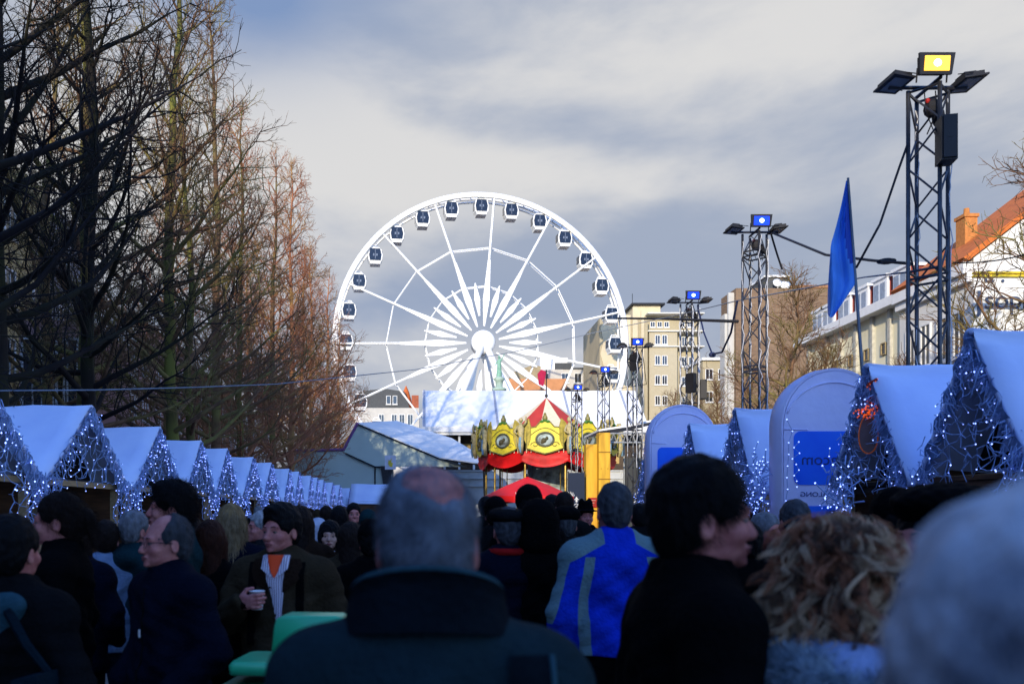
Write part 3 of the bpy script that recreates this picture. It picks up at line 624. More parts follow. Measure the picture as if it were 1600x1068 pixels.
for i in range(NP):
    a = 2 * math.pi * (i + .5) / NP - math.pi / 2; ca, sa = math.cos(a), math.sin(a)
    fr = lambda u, v, w, ca=ca, sa=sa: Vector(((CR + w) * ca - u * sa, (CR + w) * sa + u * ca, zb + v * .86))
    hw = CR * math.tan(math.pi / NP) * .80
    out = [(-hw, .15), (-hw * .7, .02), (-hw * .3, -.12), (0, -.2), (hw * .3, -.12), (hw * .7, .02), (hw, .15), (hw * .96, 1.2), (hw * .75, 1.42), (hw * .5, 1.45), (hw * .3, 1.72), (0, 1.9), (-hw * .3, 1.72), (-hw * .5, 1.45), (-hw * .75, 1.42), (-hw * .96, 1.2)]
    q = MB(); q.prism(out, fr, .12); pn = q.build('crown_panel', m_yl, t)
    q = MB(); n = len(out); q.path([fr(u, v, .12) for u, v in out] + [fr(*out[0], .12)], .038, 5)
    q.path([fr(hw * .92 * math.sin(b), .85 + .42 * math.cos(b * 1.0) + .12 * math.cos(3 * b), .13) for b in [R(-80 + 16 * j) for j in range(11)]], .022, 4)
    for s_ in (-1, 1):
        q.path([fr(s_ * (hw * .55 + .22 * math.cos(b) * (1 - j / 12)), .35 + .2 * math.sin(b) * (1 - j / 12), .13) for j, b in enumerate([R(40 * j) for j in range(10)])], .022, 4)
    q.build('scrollwork', m_gd, pn)
    q = MB(); q.path([fr(.46 * math.cos(b), .68 + .42 * math.sin(b), .14) for b in [2 * math.pi * j / 20 for j in range(21)]], .06, 6)
    q.build('medallion_frame', mat('medallion_bronze', (.09, .10, .06), .5, .3, 6), pn)
    q = MB(); q.prism([(.44 * math.cos(2 * math.pi * j / 20), .68 + .40 * math.sin(2 * math.pi * j / 20)) for j in range(20)], lambda u, v, w, fr=fr: fr(u, v, .125 + w), .02); q.build('medallion', m_pt, pn)
    q = MB(); q.sphere(fr(-.05, .62, .16), (.16, .1, .14), 8, 5); q.sphere(fr(.1, .75, .16), (.09, .08, .1), 8, 5); q.sphere(fr(-.14, .5, .16), (.1, .06, .08), 8, 5); q.build('painted_figure', mat('umber', (.10, .085, .04), .7), pn)
    q = MB(); q.sphere(fr(0, 1.98, .06), (.15, .15, .2), 8, 6); q.sphere(fr(0, 2.22, .06), (.08, .08, .1), 6, 5); q.build('finial', m_gd, pn)
    q = MB()
    for s_ in (-1, 0, 1): q.sphere(fr(s_ * .16, 1.84 - abs(s_) * .06, .12), (.13, .1, .08), 6, 4)
    q.build('leaf_tuft', m_gn, pn)
    b = a + math.pi / NP; cb_, sb_ = math.cos(b), math.sin(b); rr = CR / math.cos(math.pi / NP) + .1   # carved figures on the corners
    q = MB(); ff = lambda u, v, w, cb_=cb_, sb_=sb_, rr=rr: Vector(((rr + w) * cb_ - u * sb_, (rr + w) * sb_ + u * cb_, zb + v))
    q.path([ff(0, -.15, 0), ff(0, .3, .1), ff(.03, .8, .08), ff(0, 1.2, .1), ff(0, 1.45, .05)], [.10, .17, .14, .2, .07], 8); q.sphere(ff(0, 1.62, .06), (.12, .12, .15), 8, 6)
    q.path([ff(-.15, 1.3, .1), ff(-.3, 1.0, .2), ff(-.12, .85, .3)], [.07, .06, .04], 6); q.path([ff(.15, 1.3, .1), ff(.32, 1.5, .15), ff(.3, 1.8, .1)], [.07, .06, .04], 6); fg = q.build('carved_figure', mat('carved_cream', (.52, .42, .22), .6, .4, 7, col2=(.3, .27, .12)), t, True)
    for s_ in (-1, 1):
        q = MB(); q.prism([(s_ * .06, .7), (s_ * .35, .2), (s_ * .48, .6), (s_ * .5, 1.3), (s_ * .4, 1.7), (s_ * .12, 1.45)], lambda u, v, w: ff(u, v, -.12 + w), .07); q.build('wing', mat('wing_gold', (.45, .36, .06), .5, .4, 6), fg)
    q = MB(); q.path([ff(.02, .7, .2), ff(0, .2, .22), ff(.04, -.1, .2)], [.07, .08, .04], 6); q.build('sash', mat('sash_blue', (.18, .32, .42), .6), fg)
    q = MB(); nU, nV = 10, 5; cl = lambda u: .0
    for iu in range(nU + 1):
        for iv in range(nV + 1):
            u = (iu / nU * 2 - 1); drop = .62 + .38 * (1 - u * u); v = iv / nV
            w = .04 * math.sin(v * 13 + u * u * 4) + .02
            q.v.append(tuple(fr(u * hw * 1.25, -.02 - v * drop, w - .06)))
    for iu in range(nU):
        for iv in range(nV): a_ = iu * (nV + 1) + iv; q.f.append([a_, a_ + nV + 1, a_ + nV + 2, a_ + 1]); q.mi.append(0)
    dr = q.build('red_drape', mat('satin_red', (.60, .008, .008), .5, .25, 3, .15, spec=.25), t, True)
    q = MB()
    for j in range(9): q.tube(fr(-hw + hw * j / 4, .12, .04), fr(-hw + hw * j / 4, -.12, .04), .02, n=4)
    q.build('fringe', m_cr, dr)
    q = MB(); q.tube((CR * .92 * cb_, CR * .92 * sb_, .5), (CR * .92 * cb_, CR * .92 * sb_, zb), .06, n=8); q.build('pole', mat('brass', (.35, .24, .06), .35, .3, metal=.6), t)
q = MB(); q.lathe([(CR - .35, zt_ - .4), (CR - .3, zb - .05), (CR - .2, zb - .1), (.01, zb - .1)], 30); q.build('canopy_ceiling', mat('umber', (0, 0, 0)), t)
q = MB(); q.lathe([(4.0, 0), (4.0, .45), (.01, .45)], 30); q.build('platform', mat('wood_dark', (.09, .045, .02), .7, .4, 3), t)
q = MB(); q.lathe([(1.1, .45), (1.1, zb)], 12); q.build('centre_drum', m_pt, t)
for i in range(8):                                   # horses on their poles
    a = 2 * math.pi * i / 8; s = SDF(); ox, oy, oz = 2.6 * math.cos(a), 2.6 * math.sin(a), 1.35
    s.frame(a + math.pi / 2, 0, (0, 0, 0)); Lc = lambda x, y, z: (x, y, z)
    s.cap((0, -.4, 0), (0, .4, 0), .2, .2, .06).cap((0, -.45, .1), (0, -.7, .5), .13, .09, .08).cap((0, -.7, .52), (0, -.95, .38), .09, .06, .05)
    for sx in (-.1, .1):
        s.cap((sx, -.4, -.1), (sx, -.65, -.35), .07, .05, .04).cap((sx, -.65, -.35), (sx, -.5, -.6), .045, .035, .03); s.cap((sx, .42, -.1), (sx, .55, -.4), .08, .05, .04).cap((sx, .55, -.4), (sx, .75, -.62), .045, .035, .03)
    s.cap((0, .55, .1), (0, .85, -.3), .05, .03, .03)
    me = s.mesh((axis(-1.2, 1.2, .055), axis(-1.2, 1.2, .055), axis(-.8, .9, .055)), 'horse'); h = link('horse', me, mat('horse_cream', (.6, .52, .38), .4, .2), t); h.location = (ox, oy, oz)
    q = MB(); q.tube((0, 0, -.9), (0, 0, zb - oz - .1), .03, n=6); q.build('horse_pole', mat('brass', (0, 0, 0)), h)

# ================================================================== lattice light towers
m_steel = mat('truss_steel', (.10, .105, .115), .4, .5, 4, metal=.7, col2=(.05, .05, .055)); m_blk = mat('black_plastic', (.015, .015, .018), .5, .3)
m_cab = mat('white_cable', (.70, .72, .76), .6)
m_blue_lamp = mat('blue_lamp', (.004, .035, 1.0), .3, 0, emit=1.6); m_warm_lamp = mat('warm_lamp', (1.0, .50, .05), .3, 0, emit=1.4); m_bulb_core = mat('lamp_core', (.55, .7, 1.0), .3, 0, emit=9); m_warm_core = mat('warm_core', (1, .9, .6), .3, 0, emit=10)
def tower(px, ytop, Y, label, warm=False, cables=2, speaker=None, rot=45, big=1.0):
    top = ZP(ytop, Y) - .05; h = top
    t = thing('light_tower', label, 'light tower', (XP(px, Y), Y, 0), 0, 'lattice light towers along the right-hand stalls')
    hd = .23 * big; c4 = [(math.cos(R(rot - 45 + 90 * i)) * hd, math.sin(R(rot - 45 + 90 * i)) * hd) for i in range(4)]
    for x, y in c4: q = MB(); q.tube((x, y, 0), (x, y, h), .024, n=8); q.build('chord', m_steel, t, True)
    q = MB(); nz = max(6, int(h / .42)); dz = h / nz
    for i in range(4):
        (xa, ya), (xb, yb) = c4[i], c4[(i + 1) % 4]
        for j in range(nz):
            a, b = ((xa, ya), (xb, yb)) if (j + i) % 2 else ((xb, yb), (xa, ya)); q.tube((*a, j * dz + .03), (*b, (j + 1) * dz - .03), .012, n=5)
        for j in range(0, nz + 1, 5):
            for o_ in (0, .09) if 0 < j < nz else (0,): q.tube((xa, ya, j * dz + o_ - .02 * (j == nz)), (xb, yb, j * dz + o_ - .02 * (j == nz)), .016, n=5)
    q.build('bracing', m_steel, t)
    q = MB(); q.box((0, 0, .06), (.9, .9, .12)); q.build('base_plate', m_steel, t)
    q = MB(); q.tube((-.45, 0, h + .04), (.45, 0, h + .04), .022, n=6); q.tube((0, -.25, h + .04), (0, .25, h + .04), .022, n=6); q.build('crossbar', m_steel, t)
    def lamp(loc, yaw, pitch, lit):
        q = MB(); q.prism([(-.17, -.10), (.17, -.10), (.19, .12), (-.19, .12)], lambda u, v, w: Vector((u, -.06 + w, v)), .10)
        q.prism([(-.21, -.125), (.21, -.125), (.235, .145), (-.235, .145)], lambda u, v, w: Vector((u, -.10 + w, v)), .04); q.bb(-.10, .10, .04, .12, -.06, .08); q.tube((-.2, 0, -.02), (-.2, .0, -.2), .012, n=4); q.tube((.2, 0, -.02), (.2, .0, -.2), .012, n=4)
        o = q.build('floodlight', m_blk, t); o.location = loc; o.rotation_euler = (pitch, 0, yaw); o.scale = (.85,) * 3
        if not lit: o.scale = (.95, .5, .95)
        q = MB(); q.bb(-.165, .165, -.112, -.102, -.085, .10); g = q.build('lens', lit or mat('lamp_glass', (.25, .26, .27), .15, spec=.8), o)
        if lit:
            q = MB(); q.sphere((0, -.12, .01), (.05, .01, .045), 10, 6); q.build('lamp_bulb', m_warm_core if warm else m_bulb_core, o)
    lit = m_warm_lamp if warm else m_blue_lamp
    lamp((-.10 if warm else 0, -.26, h + .15), 0, R(8), lit); lamp((-.40, -.05, h + .10), R(-88), R(84), None); lamp((.40, -.05, h + .10), R(88), R(84), None)
    q = MB(); rnd = random.Random(int(px)); 
    q.sphere((.02, -.05, h - .22), (.10, .09, .11), 8, 6); q.sphere((.12, 0, h - .3), (.07, .07, .12), 8, 6)
    for i in range(3): q.path([(rnd.uniform(-.2, .2), rnd.uniform(-.15, .1), h - .05), (rnd.uniform(-.15, .15), -.15, h - .3), (rnd.uniform(-.2, .2), 0, h - .5)], .008, 4)
    q.build('cable_bundle', mat('cable_black', (.02, .02, .025)), t)
    q = MB(); q.sphere((-.05, -.08, h - .15), (.026, .026, .032), 8, 5); q.build('red_socket', mat('socket_red', (.5, .02, .02)), t)
    for c in range(cables):
        q = MB(); x, y = c4[c % 4]; z = h - .1; pts = []
        while z > max(2.0, h - rnd.uniform(3, 5.5)): pts.append((x * 1.05 + rnd.gauss(0, .016), y * 1.05 + rnd.gauss(0, .014) - .03, z)); z -= rnd.uniform(.05, .22)
        q.path(pts, .006 + .003 * (Y > 20), 4); q.build('light_cable', m_cab, t)
    if speaker:
        for sx, sz, dy in speaker:
            q = MB(); q.bb(-.08, .08, -.11, .11, -.25, .25); q.bb(-.068, .068, -.13, -.112, -.23, .23); q.bb(-.02, .02, -.134, -.131, -.01, .0)
            o = q.build('loudspeaker', m_blk, t); o.location = (sx, dy, sz); o.rotation_euler = (0, 0, R(-12 if sx > 0 else 35))
    return t
T1 = tower(1450, 136, 10.0, 'tallest nearest lattice tower with a lit yellow floodlight and black loudspeaker', True, 2, [(.03, ZP(237, 10), -.30)])
T2 = tower(1179, 362, 16.5, 'second lattice tower with bright blue floodlight left of the flag', cables=6)
T3 = tower(1077, 472, 22.5, 'lattice tower wrapped in white cable with blue lamp behind the far arch', cables=9, speaker=[(.30, ZP(610, 22.5), -.2), (-.02, ZP(600, 22.5), -.2)])
T4 = tower(992, 542, 27.0, 'slender lattice tower with blue lamp standing at the right rim of the wheel', cables=4, speaker=[(-.05, ZP(567, 27), -.1)])
T5 = tower(943, 583, 34.0, 'thin lattice tower with blue lamp before the white hall roof', cables=4)
T6 = tower(901, 610, 38.0, 'lowest farthest lattice tower with blue lamp in front of the carousel', cables=4)

def cable(name, pts, r, label, m=None, sag=None, lumps=()):
    q = MB()
    if sag is not None:
        a, b = Vector(pts[0]), Vector(pts[1]); pts = [a.lerp(b, i / 24) - Vector((0, 0, sag * 4 * (i / 24) * (1 - i / 24))) for i in range(25)]
    q.path(pts, r, 6)
    for l, rr in lumps: q.sphere(l, rr, 8, 6)
    return tag(q.build(name, m or mat('cable_black', (.02, .02, .025)), None, True), label, 'cable', 'cables strung over the market')
ta = P(1205, 363, 16.5)
cable('cable', [ta, P(1290, 398, 13.5), P(1365, 407, 11.5), P(1425, 412, 10)], .02, 'black cable with a knot running from the second tower to the tallest tower', lumps=[(P(1385, 408, 11.2), (.13, .1, .035))])
cable('cable', [P(1420, 220, 10), P(1405, 262, 10), P(1375, 350, 10), P(1338, 418, 10)], .014, 'black guy line slanting from the tallest tower down to the flag pole')
cable('cable', [P(1490, 410, 10), P(1600, 398, 9)], .008, 'thin wire from the tallest tower off past the lettered gable', sag=.03)
cable('cable', [P(1205, 366, 16.5), P(1222, 420, 16.8)], .02, 'short slack cable dropping from the blue lamp of the second tower', sag=.02)
cable('cable', [P(1090, 478, 22.5), P(1100, 520, 22), P(1113, 553, 21), P(1128, 550, 19.5), P(1142, 520, 18), P(1152, 470, 16.6)], .022, 'blue-black cable looping between the second tower and the cable-wrapped tower', mat('cable_blue', (.02, .03, .09)), lumps=[(P(1113, 554, 21), (.09, .07, .07))])
cable('cable', [P(965, 497, 27.0), P(1040, 498, 23), P(1152, 502, 16.6)], .035, 'thick black cable stretched level between three towers')
cable('cable', [P(0, 610, 13), P(150, 609, 14), P(300, 605, 16), P(430, 600, 18), P(650, 577, 22), P(800, 550, 24), P(935, 518, 26), P(1060, 492, 22.5), P(1150, 470, 17), P(1350, 433, 13), P(1420, 425, 10)], .012, 'long pale wire crossing the whole square in front of the wheel', mat('wire_grey', (.22, .26, .32), .5))
cable('cable', [P(1003, 542, 27), P(1010, 600, 27.5), P(958, 608, 33), P(953, 590, 34)], .012, 'thin black cable drooping between two far towers')

# ================================================================== ticket columns, banners, canopy, umbrella
t = thing('timber_pillar', 'tall yellow timber pillar pair with small red sign beyond the blue jacket', 'pillar', (XP(932, 32.4), 32.4, 0))
m_pl = brick_mat('yellow_planks', (.68, .42, .04), (.5, .3, .03), (.5, .3, .03), 1, .9, 8); m_pl = mat('yellow_board', (.68, .40, .03), .6, .35, 2.2, .2, col2=(.50, .27, .02), stretch=(3, 3, .5))
q = MB(); q.bb(XP(932.5, 32.4), XP(950, 32.4), 32.000, 32.500, 0, ZP(677, 32.4)); wb(q, 'board', m_pl, t)
q = MB(); q.bb(XP(915, 32.4), XP(932, 32.4), 32.300, 32.800, 0, ZP(694, 32.4)); wb(q, 'board', m_pl, t)
q = MB()
for z in (1.9, 2.9, 3.9): q.bb(XP(932.4, 32.4) - .02, XP(950, 32.4) + .02, 31.970, 31.997, z, z + .03)
for z in (1.2, 2.3, 3.3):
    for px in (936, 946): q.octa((XP(px, 32.4), 31.990, z), .02)
wb(q, 'joint_strip', mat('dark_ochre', (.3, .16, .02)), t)
q = MB(); q.bb(XP(918, 32.4), XP(931, 32.4), 32.200, 32.297, ZP(792, 32.4), ZP(777, 32.4)); sg = wb(q, 'sign', mat('sign_red', (.35, .015, .01), .6), t)
q = MB()
for i in range(3): q.bb(XP(920, 32.4), XP(929 - i * 2, 32.4), 32.180, 32.197, ZP(781 + i * 4, 32.4) - .02, ZP(781 + i * 4, 32.4) + .01)
wb(q, 'sign_text', mat('sign_pink', (.6, .3, .25)), sg)
def banner(px0, px1, py, Y, label, col):
    t = thing('standing_banner', label, 'banner', (XP((px0 + px1) / 2, Y), Y, 0), group='dark banners with a white emblem')
    q = MB(); w = XP(px1, Y) - XP(px0, Y); h = ZP(py, Y); q.bb(-w / 2, w / 2, -.03, .03, .05, h); q.build('cloth', col, t)
    q = MB(); q.tube((-w / 2, 0, 0), (-w / 2, 0, h + .05), .02); q.tube((w / 2, 0, 0), (w / 2, 0, h + .05), .02); q.bb(-w / 2, w / 2, -.1, .1, 0, .04); q.build('stand', m_dark, t)
    q = MB(); zc = 1.68 + .1; yy = -.045; k = w
    q.bb(-.13 * k, .13 * k, yy, -.031, zc + .62 * k, zc + .66 * k); q.prism([(-.08 * k, .68 * k), (.08 * k, .68 * k), (0, .82 * k)], lambda u, v, w_: Vector((u, yy + w_, zc + v)), .014)
    q.bb(-.05 * k, .05 * k, yy, -.031, zc + .48 * k, zc + .60 * k)
    q.path([(-.16 * k, yy, zc + .30 * k), (0, yy, zc + .38 * k), (.16 * k, yy, zc + .30 * k)], .02 * k, 4); q.path([(.1 * k, yy, zc + .28 * k), (-.06 * k, yy, zc + .18 * k), (.14 * k, yy, zc + .06 * k), (-.1 * k, yy, zc - .05 * k), (.15 * k, yy, zc - .2 * k)], .03 * k, 4)
    q.build('emblem', m_white, t); return t
banner(977, 1013, 715, 30, 'tall grey banner with white lighthouse-like emblem beside the timber pillar', mat('banner_grey', (.045, .048, .045), .7, .2, 1))
banner(888, 913, 738, 32, 'navy banner with white emblem left of the timber pillar', mat('banner_navy', (.012, .022, .05), .7, .2, 1))
t = thing('truss_canopy', 'small white canopy on a lattice truss behind the timber pillar', 'canopy', (8.1, 33.5, 0))
q = MB(); a, b = XP(934, 33), XP(1050, 33); zc = ZP(674, 33)
q.prism([(a, zc), (XP(985, 33), zc + .18), (b, zc + .55), (b, zc + .62), (XP(985, 33), zc + .26), (a, zc + .07)], lambda u, v, w: Vector((u, 32.8 + w, v)), 3); wb(q, 'roof_sheet', m_tent, t)
q = MB()
for z in (zc - .08, zc - .42): q.tube((a, 32.9, z), (b, 32.9, z), .035, n=6)
n = 12
for i in range(n):
    xa = a + (b - a) * i / n; xb = a + (b - a) * (i + 1) / n; q.tube((xa, 32.9, zc - .42), ((xa + xb) / 2, 32.9, zc - .08), .02, n=4); q.tube(((xa + xb) / 2, 32.9, zc - .08), (xb, 32.9, zc - .42), .02, n=4)
wb(q, 'truss', mat('pale_steel', (.42, .43, .42), .4, metal=.3), t)
for x in (a + .1, a + 1.6, b):
    for y in (33.0, 35.6): q = MB(); q.tube((x, y, 0), (x, y, zc - .45 * (y < 34)), .035); wb(q, 'post', mat('pale_steel', (0, 0, 0)), t)

t = thing('parasol', 'big red parasol with white lettering over the crowd below the carousel', 'parasol', (XP(824, 28), 28, 0))
q = MB(); r0 = 1.52; zt2, zr = ZP(744, 28), ZP(776, 28)
for i in range(8):
    a0, a1 = R(45 * i + 22.5), R(45 * i + 67.5)
    p0, p1 = Vector((r0 * math.cos(a0), r0 * math.sin(a0), zr)), Vector((r0 * math.cos(a1), r0 * math.sin(a1), zr)); tp = Vector((0, 0, zt2))
    m0, m1 = p0.lerp(tp, .5) + Vector((0, 0, .03)), p1.lerp(tp, .5) + Vector((0, 0, .03)); mm = (p0 + p1) / 2 + Vector((0, 0, .03))
    q.add([p0, mm, p1, m1, m0, tp], [(0, 1, 4), (1, 3, 4), (1, 2, 3), (4, 3, 5)]); q.add([p0, p1, p1 - Vector((0, 0, .2)), p0 - Vector((0, 0, .2)), mm, mm - Vector((0, 0, .17))], [(0, 4, 5, 3), (4, 1, 2, 5)])
cn = q.build('canopy', mat('parasol_red', (.75, .012, .012), .6, .15, 2), t)
q = MB(); q.tube((0, 0, 0), (0, 0, zt2 + .06), .03); q.sphere((0, 0, zt2 + .04), .06); q.build('pole', m_dark, t)
q = MB(); rnd = random.Random(3)
for sx, n in ((-.52, 7), (1.05, 4)):
    x = sx
    for i in range(n):
        w = rnd.uniform(.03, .055); z = zr + .06 + (i % 3) * .012
        q.path([(x, -1.24 + .0, z - .05), (x + w * .3, -1.25, z + .07), (x + w, -1.25, z - .03), (x + w * .6, -1.245, z - .06)], .010, 4); x += w + .025
q.build('white_script', m_white, cn)
# ================================================================== market stalls
m_roof = mat('roof_cloth', (.66, .76, .97), .7, .07, .9, .5, bscale=4, col2=(.54, .64, .90))
m_wood = mat('stall_wood', (.11, .05, .022), .6, .5, 3, .3, stretch=(1, 1, 8)); m_plank = mat('pale_plank', (.42, .30, .16), .6, .3, 4, stretch=(6, 1, 6))
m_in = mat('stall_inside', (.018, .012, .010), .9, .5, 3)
m_verge = mat('frosted_cloth', (.20, .32, .58), .7, .45, 14, .6, col2=(.10, .17, .34))
m_wire = mat('frosted_wire', (.34, .48, .82), .6, .3, 9)
m_led = mat('led', (.25, .36, 1.0), .3, 0, emit=4.5)
m_blueled = mat('led_blue', (.04, .10, 1.0), .3, 0, emit=7)
m_gl = mat('warm_bulb', (1.0, .45, .08), .3, 0, emit=5)
def stall(name, label, hw, ze, zr, depth, group, seed, lamp=False, goods=True):
    rnd = random.Random(seed)
    t = thing(name, label, 'market stall', (0, 0, 0), 0, group)
    prof = []; n = 12
    for i in range(n + 1): u = i / n; prof.append((-hw * 1.03 * (1 - u * .93), ze - .06 + (zr - .05 - ze + .06) * u * .955 - .035 * math.sin(math.pi * u)))
    for i in range(1, 6): a = math.pi * (1 - i / 6); prof.append((.075 * math.cos(a), prof[n][1] + .0 + .05 * math.sin(a) + .02))
    prof += [(-y, z) for y, z in prof[n::-1]]
    q = MB(); m = len(prof); nx = 10; ph = rnd.uniform(0, 6)
    def pos(i, j, th): 
        x = .16 - (depth + .2) * i / nx; y, z = prof[j]
        return (x, y * (1 - th * .04), z - th * .06 + .018 * math.sin(i * 1.3 + ph) * math.sin(j * .7 + ph) - .035 * math.sin(math.pi * i / nx))
    for th in (0, 1):
        for i in range(nx + 1):
            for j in range(m): q.v.append(pos(i, j, th))
    K = (nx + 1) * m
    for i in range(nx):
        for j in range(m - 1):
            a = i * m + j; q.f += [[a, a + 1, a + m + 1, a + m], [K + a, K + a + m, K + a + m + 1, K + a + 1]]
    for i in (0, nx):
        for j in range(m - 1): a = i * m + j; q.f.append([a, a + 1, K + a + 1, K + a] if i else [a, K + a, K + a + 1, a + 1])
    for j in (0, m - 1):
        for i in range(nx): a = i * m + j; q.f.append([a, K + a, K + a + m, a + m] if j else [a, a + m, K + a + m, K + a])
    q.mi = [0] * len(q.f); q.build('roof', m_roof, t, True)
    q = MB()                                          # frosted cloth bands along the gable edges with a ragged inner edge
    for s_ in (-1, 1):
        N = 26; top = []; bot = []
        for i in range(N + 1):
            u = i / N; y = s_ * hw * (1 - u * .98); z = ze - .08 + (zr - ze) * u; w = (.10 + .10 * (s_ > 0)) * (1.1 - .3 * u) * rnd.uniform(.5, 1.3)
            top.append((.17 + .02 * math.sin(i * 1.3), y, z + .02)); bot.append((.13 + rnd.uniform(-.02, .03), y - s_ * w * .75, z - w * .9))
        b = len(q.v); q.v += top + bot
        for i in range(N): q.f.append([b + i, b + i + 1, b + N + 2 + i, b + N + 1 + i]); q.mi.append(0)
    q.build('verge_cloth', m_verge, t, True)
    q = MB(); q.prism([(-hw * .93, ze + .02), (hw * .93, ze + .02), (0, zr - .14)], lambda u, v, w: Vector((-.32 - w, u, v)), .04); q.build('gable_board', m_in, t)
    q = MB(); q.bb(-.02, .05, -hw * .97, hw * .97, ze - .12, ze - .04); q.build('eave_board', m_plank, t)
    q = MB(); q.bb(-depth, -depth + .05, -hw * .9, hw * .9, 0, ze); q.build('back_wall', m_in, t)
    for s_ in (-1, 1): q = MB(); q.bb(-depth + .05, -.05, s_ * hw * .9 - .025, s_ * hw * .9 + .025, 0, ze + .05); q.build('side_wall', m_wood, t)
    q = MB(); q.bb(-.55, .0, -hw * .86, hw * .86, .95, 1.02); q.bb(-.12, -.06, -hw * .86, hw * .86, 0, .95); q.build('counter', m_wood, t)
    for s_ in (-1, 1): q = MB(); q.bb(-.06, .04, s_ * hw * .9 - .045, s_ * hw * .9 + .045, 0, ze - .125); q.build('post', m_plank, t)
    if lamp:
        q = MB(); q.tube((-.4, .3, ze - .1), (-.4, .3, ze - .35), .008, n=4); q.lathe([(.02, 0), (.1, -.12), (.09, -.12), (.01, -.02)], 10, (-.4, .3, ze - .35)); l = q.build('lamp_shade', m_dark, t)
        q = MB(); q.sphere((-.4, .3, ze - .47), .035, 8, 6); q.build('bulb', m_gl, l)
    if goods:
        q = MB()
        for i in range(9): q.sphere((-.35 + rnd.uniform(-.1, .1), rnd.uniform(-hw * .7, hw * .7), 1.08), (.08, .09, rnd.uniform(.06, .12)), 8, 5)
        tag(q.build('wares', mat('wares', (.35, .10, .03), .6, .6, 6, col2=(.3, .25, .15)), t), kind='stuff')
    return t
def garland(label, hw, ze, zr, seed, cell=.2, wr=.007, lr=.0095, drop=.75, spikes=150, led_p=.42):
    rnd = random.Random(seed); t = thing('light_garland', label, 'string lights', (0, 0, 0), 0, 'frosted light nets on the stall gables')
    q = MB(); b = MB(); leds = []
    H = zr - ze; nodes = {}; J = lambda s_: rnd.gauss(0, s_)
    inside = lambda y, z: z < zr - .10 - (abs(y) / hw) * H * 1.0 + .0
    rows = int(H / (cell * .8)) + 4
    for r in range(rows):
        for c in range(-14, 15):
            y = (c + (r % 2) * .5) * cell; z = ze - .16 + r * cell * .8
            if inside(y, z) and z > ze - .2 + (.15 * rnd.random()) * (abs(y) < hw * .6): nodes[(r, c)] = Vector((.15 + J(.03), y + J(cell * .16), z + J(cell * .14)))
    def strand(p, a, sag=.02):
        mid = p.lerp(a, .5) + Vector((J(.015), J(.02), -sag + J(.015))); q.path([p, mid, a], [wr, wr * .8, wr * .7], 4, caps=False)
    for (r, c), p in nodes.items():
        for dr, dc in ((0, 1), (1, 0 if r % 2 == 0 else 1), (1, -1 if r % 2 == 0 else 0)):
            o = nodes.get((r + dr, c + dc))
            if o is not None and rnd.random() < .68: strand(p, o)
        if rnd.random() < led_p: leds.append(p)
        for _ in range(2):
            if rnd.random() < .6:
                e = p + Vector((J(.03), J(.07), -abs(J(.08)))); q.path([p, e], [wr * .8, wr * .5], 4, caps=False)
                if rnd.random() < led_p: leds.append(e)
    for s_ in (-1, 1):                                # thick bunches along both gable edges and down the gutters
        for i in range(spikes):
            u = rnd.random() ** .8; p = Vector((.17 + J(.03), s_ * hw * (1 - u) + J(.03), ze - .05 + H * u * .97 - abs(J(.05)))); e = p + Vector((abs(J(.03)), -s_ * abs(J(.08)) + J(.04), -abs(J(.09))))
            q.path([p, e], [wr * .9, wr * .5], 4, caps=False)
            if rnd.random() < led_p * .3: leds.append(e)
        for i in range(11):
            y0 = s_ * (hw - abs(J(.16))); p = Vector((.16 + J(.04), y0, ze + .02)); z = p.z; L = rnd.uniform(.25, 1) * drop
            while p.z > ze - L:
                e = p + Vector((J(.03), J(.05), -rnd.uniform(.05, .11))); q.path([p, e], wr * .9, 4, caps=False)
                for _ in range(2):
                    k_ = e + Vector((J(.03), J(.06), -abs(J(.04)))); q.path([e, k_], [wr * .7, wr * .4], 4, caps=False)
                    if rnd.random() < led_p * .6: leds.append(k_)
                p = e
    q.build('net', m_wire, t)
    for i, p in enumerate(leds): b.octa(p, lr * rnd.uniform(.6, 1.25))
    tag(b.build('led_lights', m_led, t), kind='stuff')
    return t
LY = [9.55, 12.7, 15.97, 18.9, 21.4, 24.6, 27.5, 31.1, 33.5, 37, 39.2, 41.6, 45.7, 49.5, 56.1]
GL_ = 'white-roofed stalls of the left row'
nm_ord = ['cut off by the left edge', 'first in full view, behind the ponytail coat', 'above the tall dark-haired head', 'third gable in full view', 'fourth gable in full view', 'fifth gable in full view', 'sixth gable in full view', 'seventh gable in full view', 'eighth gable in full view', 'ninth gable in full view', 'tenth gable in full view', 'eleventh gable in full view', 'third from the far end of the left row', 'second from the far end of the left row', 'last at the far end of the left row']
protoS = [stall('market_stall', 'x', 1.45, 2.17, 3.3, 2.6, GL_, s_, lamp=(s_ > 0)) for s_ in range(2)]
protoG = [garland('x', 1.42, 2.17, 3.3, 20 + s_, cell=(.2, .17, .15)[s_], wr=(.007, .008, .009)[s_], lr=(.0095, .011, .013)[s_], spikes=(130, 200, 240)[s_]) for s_ in range(3)]
used = set()
def take(protos, i):
    p = protos[i]
    if i in used_of(protos): return copy_tree(p)
    used_of(protos).add(i); return p
_used = {}
def used_of(ps): return _used.setdefault(id(ps), set())
